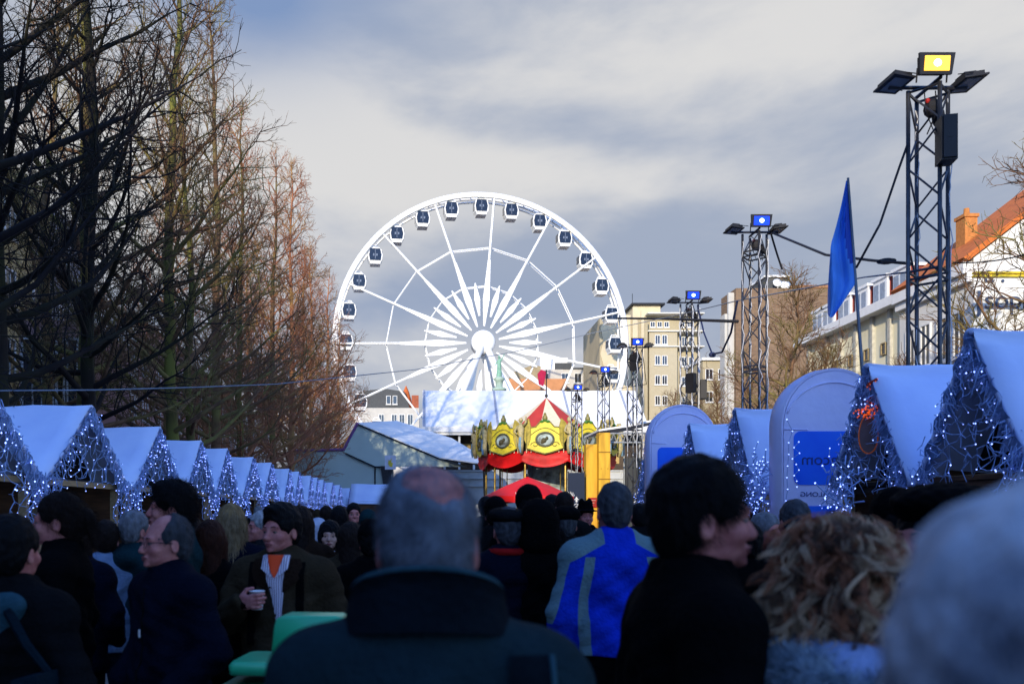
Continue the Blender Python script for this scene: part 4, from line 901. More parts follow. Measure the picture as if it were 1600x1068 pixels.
for i, yy in enumerate(LY):
    prev = LY[i - 1] if i else 6.4; nxt = LY[i + 1] if i + 1 < len(LY) else 60
    sy = min(1.2, min(yy - prev, nxt - yy) / 2.95) if i else 1.05
    o = take(protoS, i % 2); o.location = (-5.07, yy, 0); o.scale = (1, sy, 1); o['label'] = 'white-roofed market stall, ' + nm_ord[i]
    g = take(protoG, 0 if i in (1,) else (1 if i < 5 else 2)); g.location = (-5.07, yy, 0); g.scale = (1, sy, 1); g['label'] = 'frosted light net on left stall ' + nm_ord[i]
# the long roof that closes the left row
t = stall('market_stall', 'broad white stall roof facing across the end of the left row beside the bald head', 1.6, 2.3, 3.5, 3.9, GL_, 9); t.location = (-.7, 54, 0)
for Yx, lb in ((25.5, 'striped pale parasol half hidden by the bald head on its left'),):
    pass
GR_ = 'white-roofed stalls of the right row'
RS = [stall('market_stall', 'x', .80, 2.05, 3.3, 2.2, GR_, 31 + s_) for s_ in range(1)]
RG = [garland('x', .78, 2.08, 3.26, 41 + s_, cell=.14, wr=.0055, lr=.0075, drop=.42, spikes=150, led_p=.32) for s_ in range(2)]
for i, (yy, lb) in enumerate(((7.42, 'nearest on the right, cut by the right edge of the photo'), (9.16, 'on the right with an oval ornament in its gable'), (13.05, 'on the right between the two blue arches'), (15.3, 'on the right just behind the big arch, only its ridge showing'), (18.2, 'on the right hidden behind the small arch'))):
    o = take(RS, 0); o.location = (4.83, yy, 0); o.rotation_euler = (0, 0, math.pi); o['label'] = 'white-roofed stall ' + lb
    g = take(RG, i % 2); g.location = (4.83, yy, 0); g.rotation_euler = (0, 0, math.pi); g['label'] = 'light net on stall ' + lb
t = thing('gable_ornament', 'dark oval ornament outlined in orange lights under a red squiggle in a right stall gable', 'ornament', (4.64, 9.05, 2.62), R(-90 + 55))
q = MB(); q.prism([(.085 * math.cos(R(15 * i)) * (1 - .12 * math.sin(R(15 * i))), -.12 + .20 * math.sin(R(15 * i))) for i in range(24)], lambda u, v, w: Vector((u, w - .02, v)), .04); q.build('oval_plate', mat('plate_brown', (.16, .10, .10), .4, .3, 6), t)
q = MB(); q.path([(.09 * math.cos(R(15 * i)) * (1 - .12 * math.sin(R(15 * i))), -.02, -.12 + .205 * math.sin(R(15 * i))) for i in range(25)], .006, 6, caps=False); q.build('orange_tube', mat('orange_glow', (.6, .12, .02), .4, 0, emit=.12), t)
q = MB(); q.path([(.05 * math.sin(i * .9) + .04, .0, .12 + i * .022) for i in range(16)], .016, 6); q.build('red_squiggle', mat('squiggle_red', (.35, .04, .02), .5, .3, 12), t)
q = MB(); rnd = random.Random(6)
for i in range(46): q.octa((rnd.gauss(0, .06), -.04 + rnd.gauss(0, .02), .10 + rnd.gauss(0, .035)), .010)
for i in range(14): q.octa((.05 * math.sin(i * 1.1) + .04, -.03, .12 + i * .025), .007)
tag(q.build('orange_lights', mat('orange_led', (.9, .12, .01), .3, 0, emit=.7), t), kind='stuff')
for yy, lb in ((9.16, 'dark timber serving hatch beam under the oval ornament'), (7.42, 'dark timber hatch beam under the nearest right gable')):
    t = thing('stall_beam', lb, 'beam', (4.74, yy, 2.0), 0, 'hatch beams of the right stalls')
    q = MB(); q.bb(-.04, .04, -.66, .66, -.04, .0); q.bb(-.02, .06, -.5, .5, -.11, -.043); q.build('beam', m_in if yy > 8 else m_wood, t)

# ================================================================== blue fabric arches with mirrored lettering
m_arch = mat('arch_cloth', (.72, .72, .95), .75, .08, 2, .6, bscale=5, col2=(.62, .63, .90)); m_print = mat('arch_print', (.012, .13, .85), .6, .3, 1.5, col2=(.02, .20, .95)); m_ltr = mat('arch_letters', (.02, .05, .22), .6)
def arch(px, ytop, Y, w, label):
    t = thing('banner_arch', label, 'banner arch', (XP(px, Y), Y, 0), 0, 'blue rounded fabric arches')
    h = ZP(ytop, Y); r = w / 2; rz = r * 1.08
    def outline(g, n=28): return [(-(r - g) , .02), (r - g, .02)] + [((r - g) * math.cos(math.pi * i / n), h - rz + (rz - g) * math.sin(math.pi * i / n)) for i in range(n + 1)]
    steps = [(-.175, .04), (-.195, .005), (.0, -.010), (.195, .005), (.175, .04)]; q = MB(); n = len(outline(0)); rnd = random.Random(int(px))
    wob = [rnd.uniform(-.008, .008) for _ in range(n)]
    for y, g in steps:
        for j, (u, v) in enumerate(outline(g)): q.v.append((u + wob[j] * (g == -.012), y, v + wob[j] * 1.5 * (g == -.012)))
    for s_ in range(len(steps) - 1):
        for j in range(n): a, b = s_ * n + j, s_ * n + (j + 1) % n; q.f.append([a, b, b + n, a + n]); q.mi.append(0)
    q.build('rim', m_arch, t, True)
    for y0, y1 in ((-.185, -.16), (.16, .185)):
        q = MB(); q.prism(outline(.045), lambda u, v, w_: Vector((u, y0 + w_, v)), y1 - y0); q.build('panel', m_arch, t)
    q = MB(); q.path([((r * .93) * math.cos(math.pi * i / 28), -.19, h - rz * 1.05 + (rz * .80) * math.sin(math.pi * i / 28)) for i in range(3, 26)], .012, 6); q.path([(-r * .93, -.19, h - rz * 1.06), (-r * .5, -.19, h - rz * 1.07)], .008, 4); q.build('seam', m_arch, t, True)
    k_ = w / 1.36; pw, pz0, pz1 = .515 * k_, 1.99, 2.68; dz = (h - 3.49) * .9; c = .09; pts = []
    for cx_, cz_, a0 in ((pw - c, pz1 - c, 0), (-pw + c, pz1 - c, 90), (-pw + c, pz0 + c, 180), (pw - c, pz0 + c, 270)):
        for j in range(7): a = R(a0 + j * 15); pts.append((cx_ + c * math.cos(a), dz + cz_ + c * math.sin(a)))
    q = MB(); q.prism(pts, lambda u, v, w_: Vector((u, -.192 + w_, v)), .006); q.build('blue_print', m_print, t)
    q = MB(); q.bb(-pw, pw, -.192, -.186, dz + 1.2, dz + 1.72); q.build('lower_print', m_print, t)
    text_part('lettering', 'nacom', .20 * k_, (.14 * k_, -.194, dz + 2.25), (R(90), 0, 0), m_ltr, t, True, .002, 'LEFT', 1.05)
    text_part('lettering', 'TAKES YOU ALONG', .085 * k_, (.02, -.188, dz + 1.84), (R(90), 0, 0), m_ltr, t, True, .002, 'CENTER', 1.18)
    return t
A1 = arch(1293, 578, 11.3, 1.38, 'large blue rounded fabric arch with mirrored lettering between the right stalls')
A2 = arch(1063, 633, 17.0, 1.32, 'smaller farther blue fabric arch behind the dark-haired profile')
t = thing('loose_lights', 'loose icicle light strands hanging in front of the large arch', 'string lights', (0, 0, 0), 0, 'frosted light nets on the stall gables')
q = MB(); b = MB(); rnd = random.Random(8)
for px, y0, y1 in ((1228, 655, 800), (1300, 700, 800), (1328, 680, 800), (1244, 690, 760), (1180, 690, 815), (1172, 700, 800), (1187, 720, 818)):
    Yp = 10.2 if px > 1200 else 11.4; pts = []
    for i in range(9): p = P(px + rnd.gauss(0, 4), y0 + (y1 - y0) * i / 8, Yp); pts.append(p); b.octa(p, .009)
    q.path(pts, .004, 4)
q.build('strand', m_wire, t); tag(b.build('led_lights', m_led, t), kind='stuff')
for px, py, n_ in ((1185, 760, 120), (1320, 770, 60)):    # tangles that hang off the gutters
    t = thing('light_tangle', 'tangled clump of frosted lights hanging %s' % ('beside the dark-haired profile' if px < 1200 else 'over the middle of the mirrored lettering'), 'string lights', P(px, py, 11.6 if px < 1200 else 8.6), 0, 'frosted light nets on the stall gables')
    q = MB(); b = MB()
    for i in range(n_):
        p = Vector((rnd.gauss(0, .09 if px < 1200 else .05), rnd.gauss(0, .09), rnd.gauss(0, .2))); e = p + Vector([rnd.gauss(0, .06) for _ in range(3)]); e2 = e + Vector([rnd.gauss(0, .05) for _ in range(3)]); q.path([p, e, e2], .007, 4); 
        if i % 2: b.octa(e2, .011)
    q.build('net', m_wire, t); tag(b.build('led_lights', m_led, t), kind='stuff')

# ================================================================== flag
t = thing('flag', 'tall blue flag drooping from a leaning pole behind the large arch', 'flag', (XP(1388, 10.2), 10.2, 0))
q = MB(); p0, p1 = Vector((XP(1388, 10.2), 10.2, 0)), P(1325, 278, 10.2); q.path([p0, p0.lerp(p1, .5) + Vector((-.03, 0, 0)), p1], [.026, .022, .014], 8); wb(q, 'pole', mat('pole_grey', (.16, .18, .2), .4, metal=.3), t, True)
q = MB(); nU, nV = 14, 26
for j in range(nV + 1):
    v = j / nV; py = 282 + v * 208; hx = 1325 + (py - 278) * (63 / 749 * 1.0); Lx = 1322 - 26 * min(1, v * 2.1) + 3 * math.sin(v * 5)
    rx = hx if py < 440 else hx - (py - 440) * .75
    for i in range(nU + 1):
        u = i / nU; q.v.append(tuple(P(rx + (Lx - rx) * u, py + 6 * math.sin(u * 3) * (v), 10.2 + .10 * math.sin(u * 9 + v * 5) * min(1, v * 3) * u)))
for j in range(nV):
    for i in range(nU): a = j * (nU + 1) + i; q.f.append([a, a + 1, a + nU + 2, a + nU + 1]); q.mi.append(0 if (i + j * .35 > 8.5 or j > 16 - i * .4) else 1)
wb(q, 'cloth', [mat('flag_blue', (.08, .30, .85), .6, .2, 3), mat('flag_navy', (.01, .06, .42), .6, .2, 3)], t, True)

# ================================================================== bare trees
def grow_tree(seed, H=24, spread=5.2, n1=52, base=3.6, droop=.0, twig=.009, dens=1.0):
    rnd = random.Random(seed); tr = MB(); cr = MB()
    def poly(p, d, L, n, jit, up):
        pts = [p.copy()]; d = d.normalized()
        for i in range(n): d = (d + Vector((rnd.gauss(0, jit), rnd.gauss(0, jit), rnd.gauss(0, jit * .6) + up))).normalized(); p = p + d * L / n; pts.append(p.copy())
        return pts
    def at(pts, u): x = u * (len(pts) - 1); i = min(int(x), len(pts) - 2); return pts[i].lerp(pts[i + 1], x - i), (pts[i + 1] - pts[i]).normalized()
    lead = [Vector((0, 0, 0))]; p = Vector((0, 0, 0)); N = 12
    for i in range(N): p = p + Vector((rnd.gauss(0, .09), rnd.gauss(0, .09), H / N)); lead.append(p.copy())
    R0 = .22 * H / 24; tr.path(lead, [R0 * (1 - i / N) ** .85 + .02 for i in range(N + 1)], 9)
    def perp(d):
        a = d.cross(Vector((rnd.gauss(0, 1), rnd.gauss(0, 1), rnd.gauss(0, 1)))); return a.normalized() if a.length > 1e-4 else Vector((1, 0, 0))
    for i in range(n1):
        u = (i + rnd.random()) / n1; z = base + (H - base - .6) * u ** 1.05; o, _ = at(lead, min(.99, z / H)); az = i * 2.4 + rnd.gauss(0, .4)
        sh = (.55 + .45 * math.sin(math.pi * min(1, u * 1.5 + .18))) * (1 - u) ** .60
        L = spread * sh * rnd.uniform(.75, 1.15) + .5; el = R(12 + 42 * u + rnd.gauss(0, 9)) ; d = Vector((math.cos(az) * math.cos(el), math.sin(az) * math.cos(el), math.sin(el)))
        pts = poly(o, d, L, 7, .13, .06 + .05 * (1 - u)); r1 = .024 + .014 * L
        cr.path(pts, [r1 * (1 - k_ / 7.6) for k_ in range(8)], 5, caps=False)
        n2 = int((4 + L * 2.0) * dens)
        for j in range(n2):
            o2, d2 = at(pts, .15 + .85 * (j + rnd.random()) / n2); dd = (d2 * .7 + perp(d2) * .8 + Vector((0, 0, .15))).normalized(); L2 = (.45 + .35 * L * (1 - j / n2 * .6)) * rnd.uniform(.5, 1.1)
            p2 = poly(o2, dd, L2, 4, .2, .05); cr.path(p2, [.015 * (1 - k_ / 5) + .004 for k_ in range(5)], 4, caps=False)
            n3 = int((2 + L2 * 4.2) * dens)
            for k3 in range(n3):
                o3, d3 = at(p2, .1 + .9 * (k3 + rnd.random()) / n3); dd = (d3 * .8 + perp(d3) * .75).normalized(); L3 = rnd.uniform(.25, .7)
                p3 = poly(o3, dd, L3, 3, .22, .05); cr.path(p3, [twig, twig * .8, twig * .6, twig * .4], 3, caps=False)
                for _ in range(2):
                    o4, d4 = at(p3, rnd.uniform(.3, .95)); e = o4 + (d4 + perp(d4) * .7).normalized() * rnd.uniform(.1, .3); cr.path([o4, e], [twig * .7, twig * .35], 3, caps=False)
    return tr, cr
def bark(name, c, moss, mz=.5):
    m = mat(name, c, .9, .4, 5, .5, col2=tuple(x * .6 for x in c), bscale=14, stretch=(1, 1, .3)); nt = m.node_tree; b = nt.nodes['Principled BSDF']
    n = nt.nodes.new('ShaderNodeTexNoise'); n.inputs['Scale'].default_value = .55; r = nt.nodes.new('ShaderNodeMapRange'); r.inputs[1].default_value = .50 - mz * .1; r.inputs[2].default_value = .62
    tc = nt.nodes.new('ShaderNodeTexCoord'); nt.links.new(tc.outputs['Object'], n.inputs['Vector']); nt.links.new(n.outputs[0], r.inputs[0])
    mx = nt.nodes.new('ShaderNodeMix'); mx.data_type = 'RGBA'; nt.links.new(r.outputs[0], mx.inputs[0]); src = b.inputs['Base Color'].links[0].from_socket
    nt.links.new(src, mx.inputs[6]); mx.inputs[7].default_value = (*moss, 1); nt.links.new(mx.outputs[2], b.inputs['Base Color']); return m
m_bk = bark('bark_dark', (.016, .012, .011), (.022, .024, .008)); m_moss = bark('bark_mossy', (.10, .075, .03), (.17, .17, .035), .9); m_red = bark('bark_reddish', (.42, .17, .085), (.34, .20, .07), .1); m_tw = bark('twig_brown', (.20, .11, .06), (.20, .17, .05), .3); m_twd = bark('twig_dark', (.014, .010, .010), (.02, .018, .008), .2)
TP = [grow_tree(11, 24, 6.6, 54, twig=.009, dens=.9), grow_tree(12, 23, 5.6, 48, twig=.009, dens=.92), grow_tree(13, 25, 6.4, 52, twig=.009, dens=.9), grow_tree(14, 24, 6.8, 62, 2.6, dens=1.0, twig=.014)]
TM = [(a.mesh(True, 'trunk'), b.mesh(True, 'crown')) for a, b in TP]
def tree(name, label, x, y, kind, mt, mc, sc=1.0, rz=0, group='bare trees behind the left stalls', meshes=None):
    t = thing(name, label, 'tree', (x, y, 0), rz, group, sc); a, b = (meshes or TM)[kind]
    for nm, me, m in (('trunk', a, mt), ('crown', b, mc)):
        o = link(nm, me, None, t)
        if not me.materials: me.materials.append(m)
        o.material_slots[0].link = 'OBJECT'; o.material_slots[0].material = m
    return t
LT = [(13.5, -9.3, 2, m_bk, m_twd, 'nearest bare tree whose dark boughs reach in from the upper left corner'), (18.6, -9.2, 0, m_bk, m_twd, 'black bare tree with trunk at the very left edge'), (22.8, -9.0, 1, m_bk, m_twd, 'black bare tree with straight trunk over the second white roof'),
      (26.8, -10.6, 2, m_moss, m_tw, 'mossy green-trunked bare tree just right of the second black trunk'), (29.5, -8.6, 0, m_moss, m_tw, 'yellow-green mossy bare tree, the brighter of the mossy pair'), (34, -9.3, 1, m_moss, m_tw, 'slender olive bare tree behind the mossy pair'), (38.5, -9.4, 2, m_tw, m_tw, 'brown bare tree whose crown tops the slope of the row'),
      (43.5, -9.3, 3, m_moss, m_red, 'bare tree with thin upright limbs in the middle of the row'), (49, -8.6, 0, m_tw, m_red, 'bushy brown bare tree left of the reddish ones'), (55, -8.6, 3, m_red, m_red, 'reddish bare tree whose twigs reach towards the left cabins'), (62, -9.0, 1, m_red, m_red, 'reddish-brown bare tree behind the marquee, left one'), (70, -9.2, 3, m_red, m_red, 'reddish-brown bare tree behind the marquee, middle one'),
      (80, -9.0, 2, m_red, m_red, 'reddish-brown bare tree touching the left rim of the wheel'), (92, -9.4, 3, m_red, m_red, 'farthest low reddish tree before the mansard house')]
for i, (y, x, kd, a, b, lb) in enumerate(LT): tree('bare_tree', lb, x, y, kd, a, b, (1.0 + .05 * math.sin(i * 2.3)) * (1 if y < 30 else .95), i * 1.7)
for i, (y, x, lb) in enumerate(((31, -13.5, 'bare tree of the back row between the black trunks'), (47, -14, 'bare tree of the back row in front of the pink house'), (66, -13.5, 'bare tree of the back row deep behind the reddish crowns'))): tree('bare_tree', lb, x, y, (i + 1) % 4, m_tw, m_red if i else m_tw, .95, i)
ST = [tuple(x.mesh(True, nm) for x, nm in zip(grow_tree(51 + s_, 11, 3.8, 34, 2.6, twig=.011, dens=1.0), ('trunk', 'crown'))) for s_ in range(2)]
for i, (px, y, sc, lb) in enumerate(((1232, 33, 1.0, 'tall bare tree in front of the brown brick block'), (1290, 31, .70, 'low bare tree under the pale yellow facade'), (1185, 42, .8, 'bare tree behind the second lattice tower'), (1125, 48, .82, 'bare tree below the ochre town house'), (1045, 55, .85, 'bare brown tree at the foot of the cream block'),
        (1085, 60, .9, 'bare brown tree directly behind the cable-wrapped tower'), (1690, 22.5, 1.12, 'bare tree reaching in over the orange roof from the right edge'), (1420, 29, .62, 'low bare tree at the corner of the white gabled house'), (1560, 27, .62, 'bare tree in front of the blue lettering'), (1345, 34, .55, 'small bare tree by the flag pole foot'))):
    tree('bare_tree', lb, XP(px, y), y, i % 2, m_tw, m_tw, sc, i * 1.3, 'bare trees behind the right stalls', ST)
# ================================================================== people
from mathutils.bvhtree import BVHTree
HO = (0, .01, 1.50)                                  # the point the head turns about
POCKET = lambda s: ((s * .285, .06, 1.13), (s * .21, -.13, .98))
HANG = lambda s: ((s * .265, .04, 1.12), (s * .27, -.05, .88))
HOLD = lambda s: ((s * .29, .02, 1.13), (s * .10, -.27, 1.235))
def hand(s, w, d, palm, curl, sd, grip=False):
    """palm, four unequal bent fingers and a thumb; w wrist, d forearm direction, palm the way the palm looks, sd the thumb side"""
    w, d, palm, sd = [Vector(v) for v in (w, d, palm, sd)]; d.normalize(); palm.normalize(); sd = (sd - d * sd.dot(d)).normalized(); palm = (palm - d * palm.dot(d) - sd * palm.dot(sd)).normalized()
    rot = Matrix((sd, d, palm)).transposed()
    s.ell(w + d * .05, (.040, .052, .016), .012, rot=rot)
    for i, L in enumerate((.072, .08, .075, .06)):
        b = w + d * .088 + sd * (.030 - i * .0205); r = (.0092, .0094, .009, .008)[i]; c = curl + .12 * i; p = b
        for j, fr in enumerate((.44, .31, .25)):
            a = c * (j * .9 + .35); e = p + (d * math.cos(a) + palm * math.sin(a)) * L * fr; s.cap(p, e, r * (1 - j * .08), r * (.93 - j * .08), .004 if j else .01); p = e
    b = w + d * .03 + sd * .032; e = b + (sd * .8 + d * .6 + palm * .5).normalized() * .038; s.cap(b, e, .0125, .011, .012)
    s.cap(e, e + (d * .75 + palm * (.9 if grip else .35) + sd * (.1 if grip else .3)).normalized() * .032, .0105, .009, .005)
def head_sdf(s, yaw, pitch, fine):
    s.frame(yaw, pitch, HO)
    s.ell((0, .015, 1.655), (.077, .095, .094), .02).ell((0, -.028, 1.60), (.060, .074, .088), .03).ell((0, -.048, 1.553), (.046, .048, .038), .025)
    s.cap((0, -.098, 1.627), (0, -.118, 1.592), .008, .0125, .012)
    s.ell((0, -.108, 1.586), (.018, .012, .009), .008)
    s.cap((-.040, -.086, 1.643), (.040, -.086, 1.643), .011, .011, .014)
    for x in (-1, 1):
        s.ell((x * .032, -.103, 1.621), (.019, .015, .011), .012, 's'); s.ell((x * .043, -.066, 1.590), (.022, .022, .02), .02)
        if fine: s.cap((x * .021, -.0915, 1.6305), (x * .044, -.087, 1.629), .0052, .0048, .004); s.cap((x * .022, -.0905, 1.614), (x * .043, -.086, 1.615), .0045, .0045, .004)
        s.ell((x * .077, .014, 1.605), (.010, .019, .032), .006); s.ell((x * .086, .010, 1.608), (.006, .010, .018), .004, 's'); s.ell((x * .022, -.100, 1.575), (.006, .010, .006), .012, 's')
    s.ell((0, -.100, 1.5625), (.024, .010, .0065), .006).ell((0, -.098, 1.5515), (.021, .011, .0075), .006); s.ell((0, -.112, 1.557), (.022, .008, .0022), .003, 's'); s.ell((0, -.092, 1.529), (.019, .016, .014), .014)
    s.frame(); s.cap((0, .025, 1.42), (0, .012, 1.56), .062, .052, .03)
_mc = {}
def body_mesh(key, yaw=0, pitch=0, fine=False, arms=(HANG, HANG), hands=None, legs=True):
    if key in _mc: return _mc[key]
    s = SDF(); head_sdf(s, yaw, pitch, fine)
    s.cap((0, .02, 1.33), (0, .02, 1.05), .135, .125, .06, fy=.72).cap((-.15, .02, 1.405), (.15, .02, 1.405), .055, .055, .06)
    s.ell((0, .01, .95), (.155, .105, .11), .06); fr = [(-.14, .14, .0058 if fine else .0105)]; fy = [(-.16, .14, .0058 if fine else .0105)]; fz = [(1.46, 1.76, .0058 if fine else .0105)]
    for i, sd in enumerate((-1, 1)):
        e, w = arms[i](sd); s.cap((sd * .175, .02, 1.395), e, .05, .04, .03); s.cap(e, w, .04, .026, .02)
        if hands and hands[i]:
            g = hands[i]; d = Vector(g['d']); hand(s, w, g['d'], g['palm'], g['curl'], g['thumb'], g.get('grip', False)); c = Vector(w) + d.normalized() * .08
            fr.append((c.x - .11, c.x + .11, .005)); fy.append((c.y - .11, c.y + .11, .005)); fz.append((c.z - .11, c.z + .11, .005))
        s.cap((sd * .09, .01, .90), (sd * .10, .0, .50), .075, .052, .03); s.cap((sd * .10, 0, .50), (sd * .105, .03, .09), .05, .036, .02); s.cap((sd * .105, .04, .045), (sd * .115, -.12, .035), .035, .03, .02)
    me = s.mesh((axis(-.42, .42, .022, fr), axis(-.40, .25, .022, fy), axis(-.02, 1.78, .022, fz)), 'body'); _mc[key] = me; return me
def coat_mesh(key, hem=.82, fat=1.0, arms=(POCKET, POCKET), res=.016, hood=0, seed=0, col=.08, cuff=True):
    if key in _mc: return _mc[key]
    s = SDF(); f = fat
    s.cap((0, .015, 1.32), (0, .01, 1.02), .185 * f, .18 * f, .06, fy=.70).cap((-.165 * f, .02, 1.395), (.165 * f, .02, 1.395), .072, .072, .07); s.cap((0, .01, 1.05), (0, .01, min(.9, hem) - .05), .185 * f, .205 * f, .05, fy=.72)
    s.cap((0, .03, 1.36), (0, .02, 1.46), .12, .09, .06)
    for sd in (-1, 1): s.cap((sd * .05, .025, 1.465), (sd * .16 * f, .02, 1.40), .052, .06, .05)
    for i in range(10):
        a = R(36 * i); s.cap((.078 * math.sin(a), .018 + .075 * math.cos(a), 1.465), (.085 * math.sin(a), .018 + .082 * math.cos(a), 1.47 + col * .6), .016, .014, .02)
    for i, sd in enumerate((-1, 1)):
        e, w = arms[i](sd); e, w = Vector(e), Vector(w); w2 = w + (e - w) * .06
        s.cap((sd * .178 * f, .02, 1.385), e, .078 * f, .066 * f, .05); s.cap(e, w2, .064 * f, .047 * f, .03)
        n_ = 5
        for j in range(n_): p = e.lerp(w2, (j + .3) / n_); s.ell(p, (.063 * f - j * .002,) * 3 if j < 3 else (.052 * f,) * 3, .02)
    if hood: s.ell((0, .135, 1.43), (.15, .075, .075), .04).cap((-.10, .04, 1.47), (.10, .04, 1.47), .05, .05, .05)
    s.plane((0, 0, hem), (0, 0, -1))
    rnd = random.Random(seed); ph = [rnd.uniform(0, 6.3) for _ in range(6)]
    def disp(V):
        x, y, z = V.T; w = .0085 * np.sin(z * 27 + 3 * np.sin(x * 11 + ph[0]) + ph[1]) + .006 * np.sin(x * 41 + z * 17 + ph[2]) + .003 * np.sin(z * 83 + x * 50 * np.sin(ph[3]) + ph[4])
        r = np.sqrt(x * x + (y * 1.3) ** 2) + 1e-4; m = np.clip((1.44 - z) * 8, 0, 1); V = V.copy(); V[:, 0] += x / r * w * m; V[:, 1] += y / r * w * m * 1.4; return V
    me = s.mesh((axis(-.45, .45, res), axis(-.42, .32, res), axis(hem - .05, 1.62, res)), 'coat', disp); _mc[key] = me; return me
def trousers_mesh(key='tr'):
    if key in _mc: return _mc[key]
    s = SDF(); s.ell((0, .01, .93), (.175, .13, .13), .05)
    for sd in (-1, 1): s.cap((sd * .09, .01, .90), (sd * .10, .0, .50), .098, .072, .04); s.cap((sd * .10, 0, .50), (sd * .105, .025, .07), .072, .062, .03)
    s.plane((0, 0, .05), (0, 0, -1)).plane((0, 0, 1.0), (0, 0, 1)); me = s.mesh((axis(-.28, .28, .02), axis(-.2, .22, .02), axis(0, 1.05, .02)), 'trousers'); _mc[key] = me; return me
def shoe_mesh():
    if 'shoe' in _mc: return _mc['shoe']
    s = SDF(); s.cap((0, .055, .045), (0, -.13, .035), .047, .042, .02).cap((0, .04, .05), (0, .03, .12), .045, .045, .02); s.plane((0, 0, .003), (0, 0, -1)); _mc['shoe'] = s.mesh((axis(-.08, .08, .014), axis(-.2, .14, .014), axis(-.02, .17, .014)), 'shoe'); return _mc['shoe']
def hair_mesh(style, yaw=0, pitch=0, res=.011, seed=0):
    key = ('hair', style, round(yaw, 2), round(pitch, 2), res, seed)
    if key in _mc: return _mc[key]
    s = SDF(); s.frame(yaw, pitch, HO); lo, hi, w = 1.45, 1.82, .16; cutface = True; cutear = True
    if style in ('short', 'ponytail', 'bald', 'crop', 'thick', 'tonsure'):
        t_ = .006 if style == 'tonsure' else .009 if style in ('bald', 'crop') else (.022 if style == 'thick' else .014)
        s.ell((0, .017, 1.660), (.075 + t_, .095 + t_, .094 + t_), .02).ell((0, .052, 1.60), (.064 + t_ * .5, .055 + t_ * .3, .075), .03)
        if style == 'thick': s.ell((0, -.045, 1.735), (.062, .055, .028), .03)
        if style == 'ponytail': s.ell((0, .12, 1.645), (.035, .04, .035), .02).cap((0, .14, 1.63), (0, .165, 1.50), .034, .014, .03)
    elif style == 'long':
        s.ell((0, .02, 1.662), (.090, .108, .108), .02).cap((0, .065, 1.62), (0, .095, 1.30), .088, .075, .05, fy=.7)
        for x in (-1, 1): s.cap((x * .068, .0, 1.62), (x * .088, .02, 1.36), .035, .025, .03)
        lo, cutear = 1.2, False
    elif style == 'bob':
        s.ell((0, .018, 1.655), (.096, .112, .112), .02).ell((0, .045, 1.57), (.095, .075, .085), .04)
        for x in (-1, 1): s.cap((x * .074, -.03, 1.63), (x * .07, -.035, 1.53), .030, .026, .03)
        cutear = False
    elif style == 'curly': s.ell((0, .035, 1.655), (.112, .115, .115), .03).ell((0, .08, 1.55), (.13, .085, .09), .05).ell((-.09, .02, 1.55), (.06, .06, .09), .05).ell((.09, .02, 1.55), (.06, .06, .09), .05); lo, w, cutear = 1.40, .22, False
    elif style == 'beanie': s.ell((0, .012, 1.680), (.090, .109, .098), .02); s.cap((-.0, .01, 1.645), (0, .01, 1.665), .093, .092, .02, fy=1.2); lo = 1.5
    elif style == 'hood': s.ell((0, .03, 1.64), (.118, .128, .145), .03).ell((0, .06, 1.53), (.12, .10, .09), .05); cutear = False
    elif style == 'flatcap': s.ell((0, -.005, 1.718), (.108, .138, .038), .02, rot=Matrix.Rotation(R(-8), 3, 'X')).ell((0, .022, 1.695), (.088, .102, .045), .03).ell((0, -.125, 1.690), (.068, .045, .010), .015); cutface = cutear = False
    elif style == 'hat': s.ell((0, .005, 1.688), (.138, .155, .012), .015).cap((0, .008, 1.70), (0, .008, 1.765), .09, .078, .012, fy=1.15).ell((0, 0, 1.815), (.03, .09, .03), .03, 's'); cutface = cutear = False; lo, hi = 1.6, 1.88
    elif style == 'furhat': s.ell((0, .012, 1.705), (.112, .128, .072), .03); cutface = cutear = False
    elif style == 'beret': s.ell((.015, .02, 1.735), (.132, .14, .055), .03).ell((0, .015, 1.70), (.09, .108, .05), .03); cutface = cutear = False
    if cutface:
        d = .012 if style in ('bob', 'hood') else 0
        s.ell((0, -.128, 1.585 - d), (.064 + d, .085, .085 - d), .015, 's')
        if style not in ('bob', 'hood'): s.ell((0, -.105, 1.630), (.068, .055, .055), .02, 's')
    if cutear:
        for x in (-1, 1): s.ell((x * .088, .003, 1.59), (.035, .027, .045), .012, 's'); s.ell((x * .075, -.065, 1.57), (.04, .05, .06), .015, 's')
    if style == 'bald': s.ell((0, -.075, 1.715), (.071, .11, .085), .02, 's')
    if style == 'tonsure': s.ell((-.022, .085, 1.768), (.066, .075, .075), .035, 's'); s.ell((0, -.09, 1.72), (.07, .09, .07), .02, 's')
    rnd = random.Random(seed); ph = [rnd.uniform(0, 6) for _ in range(4)]; am = .010 if style == 'curly' else (.0016 if style in ('beanie', 'hat', 'flatcap', 'hood') else .003)
    def disp(V):
        x, y, z = V.T; c = np.array([0, .02, 1.62]); D = V - c; L = np.linalg.norm(D, axis=1)[:, None] + 1e-6
        n = np.sin(x * 95 + ph[0] + 2 * np.sin(z * 47)) * np.sin(z * 83 + ph[1] + y * 60) + .5 * np.sin(y * 130 + x * 71 + ph[2]); return V + D / L * (n * am)[:, None]
    me = s.mesh((axis(-w - .02, w + .02, res), axis(-.22, .24, res), axis(lo, hi, res)), 'hair', disp); _mc[key] = me; return me
def dress(o, m): 
    if not o.data.materials: o.data.materials.append(m)
    o.material_slots[0].link = 'OBJECT'; o.material_slots[0].material = m; return o
def fab(name, c, b=.5): return mat('fabric_' + name, c, .9, .3, 9, b, bscale=60, spec=.04)
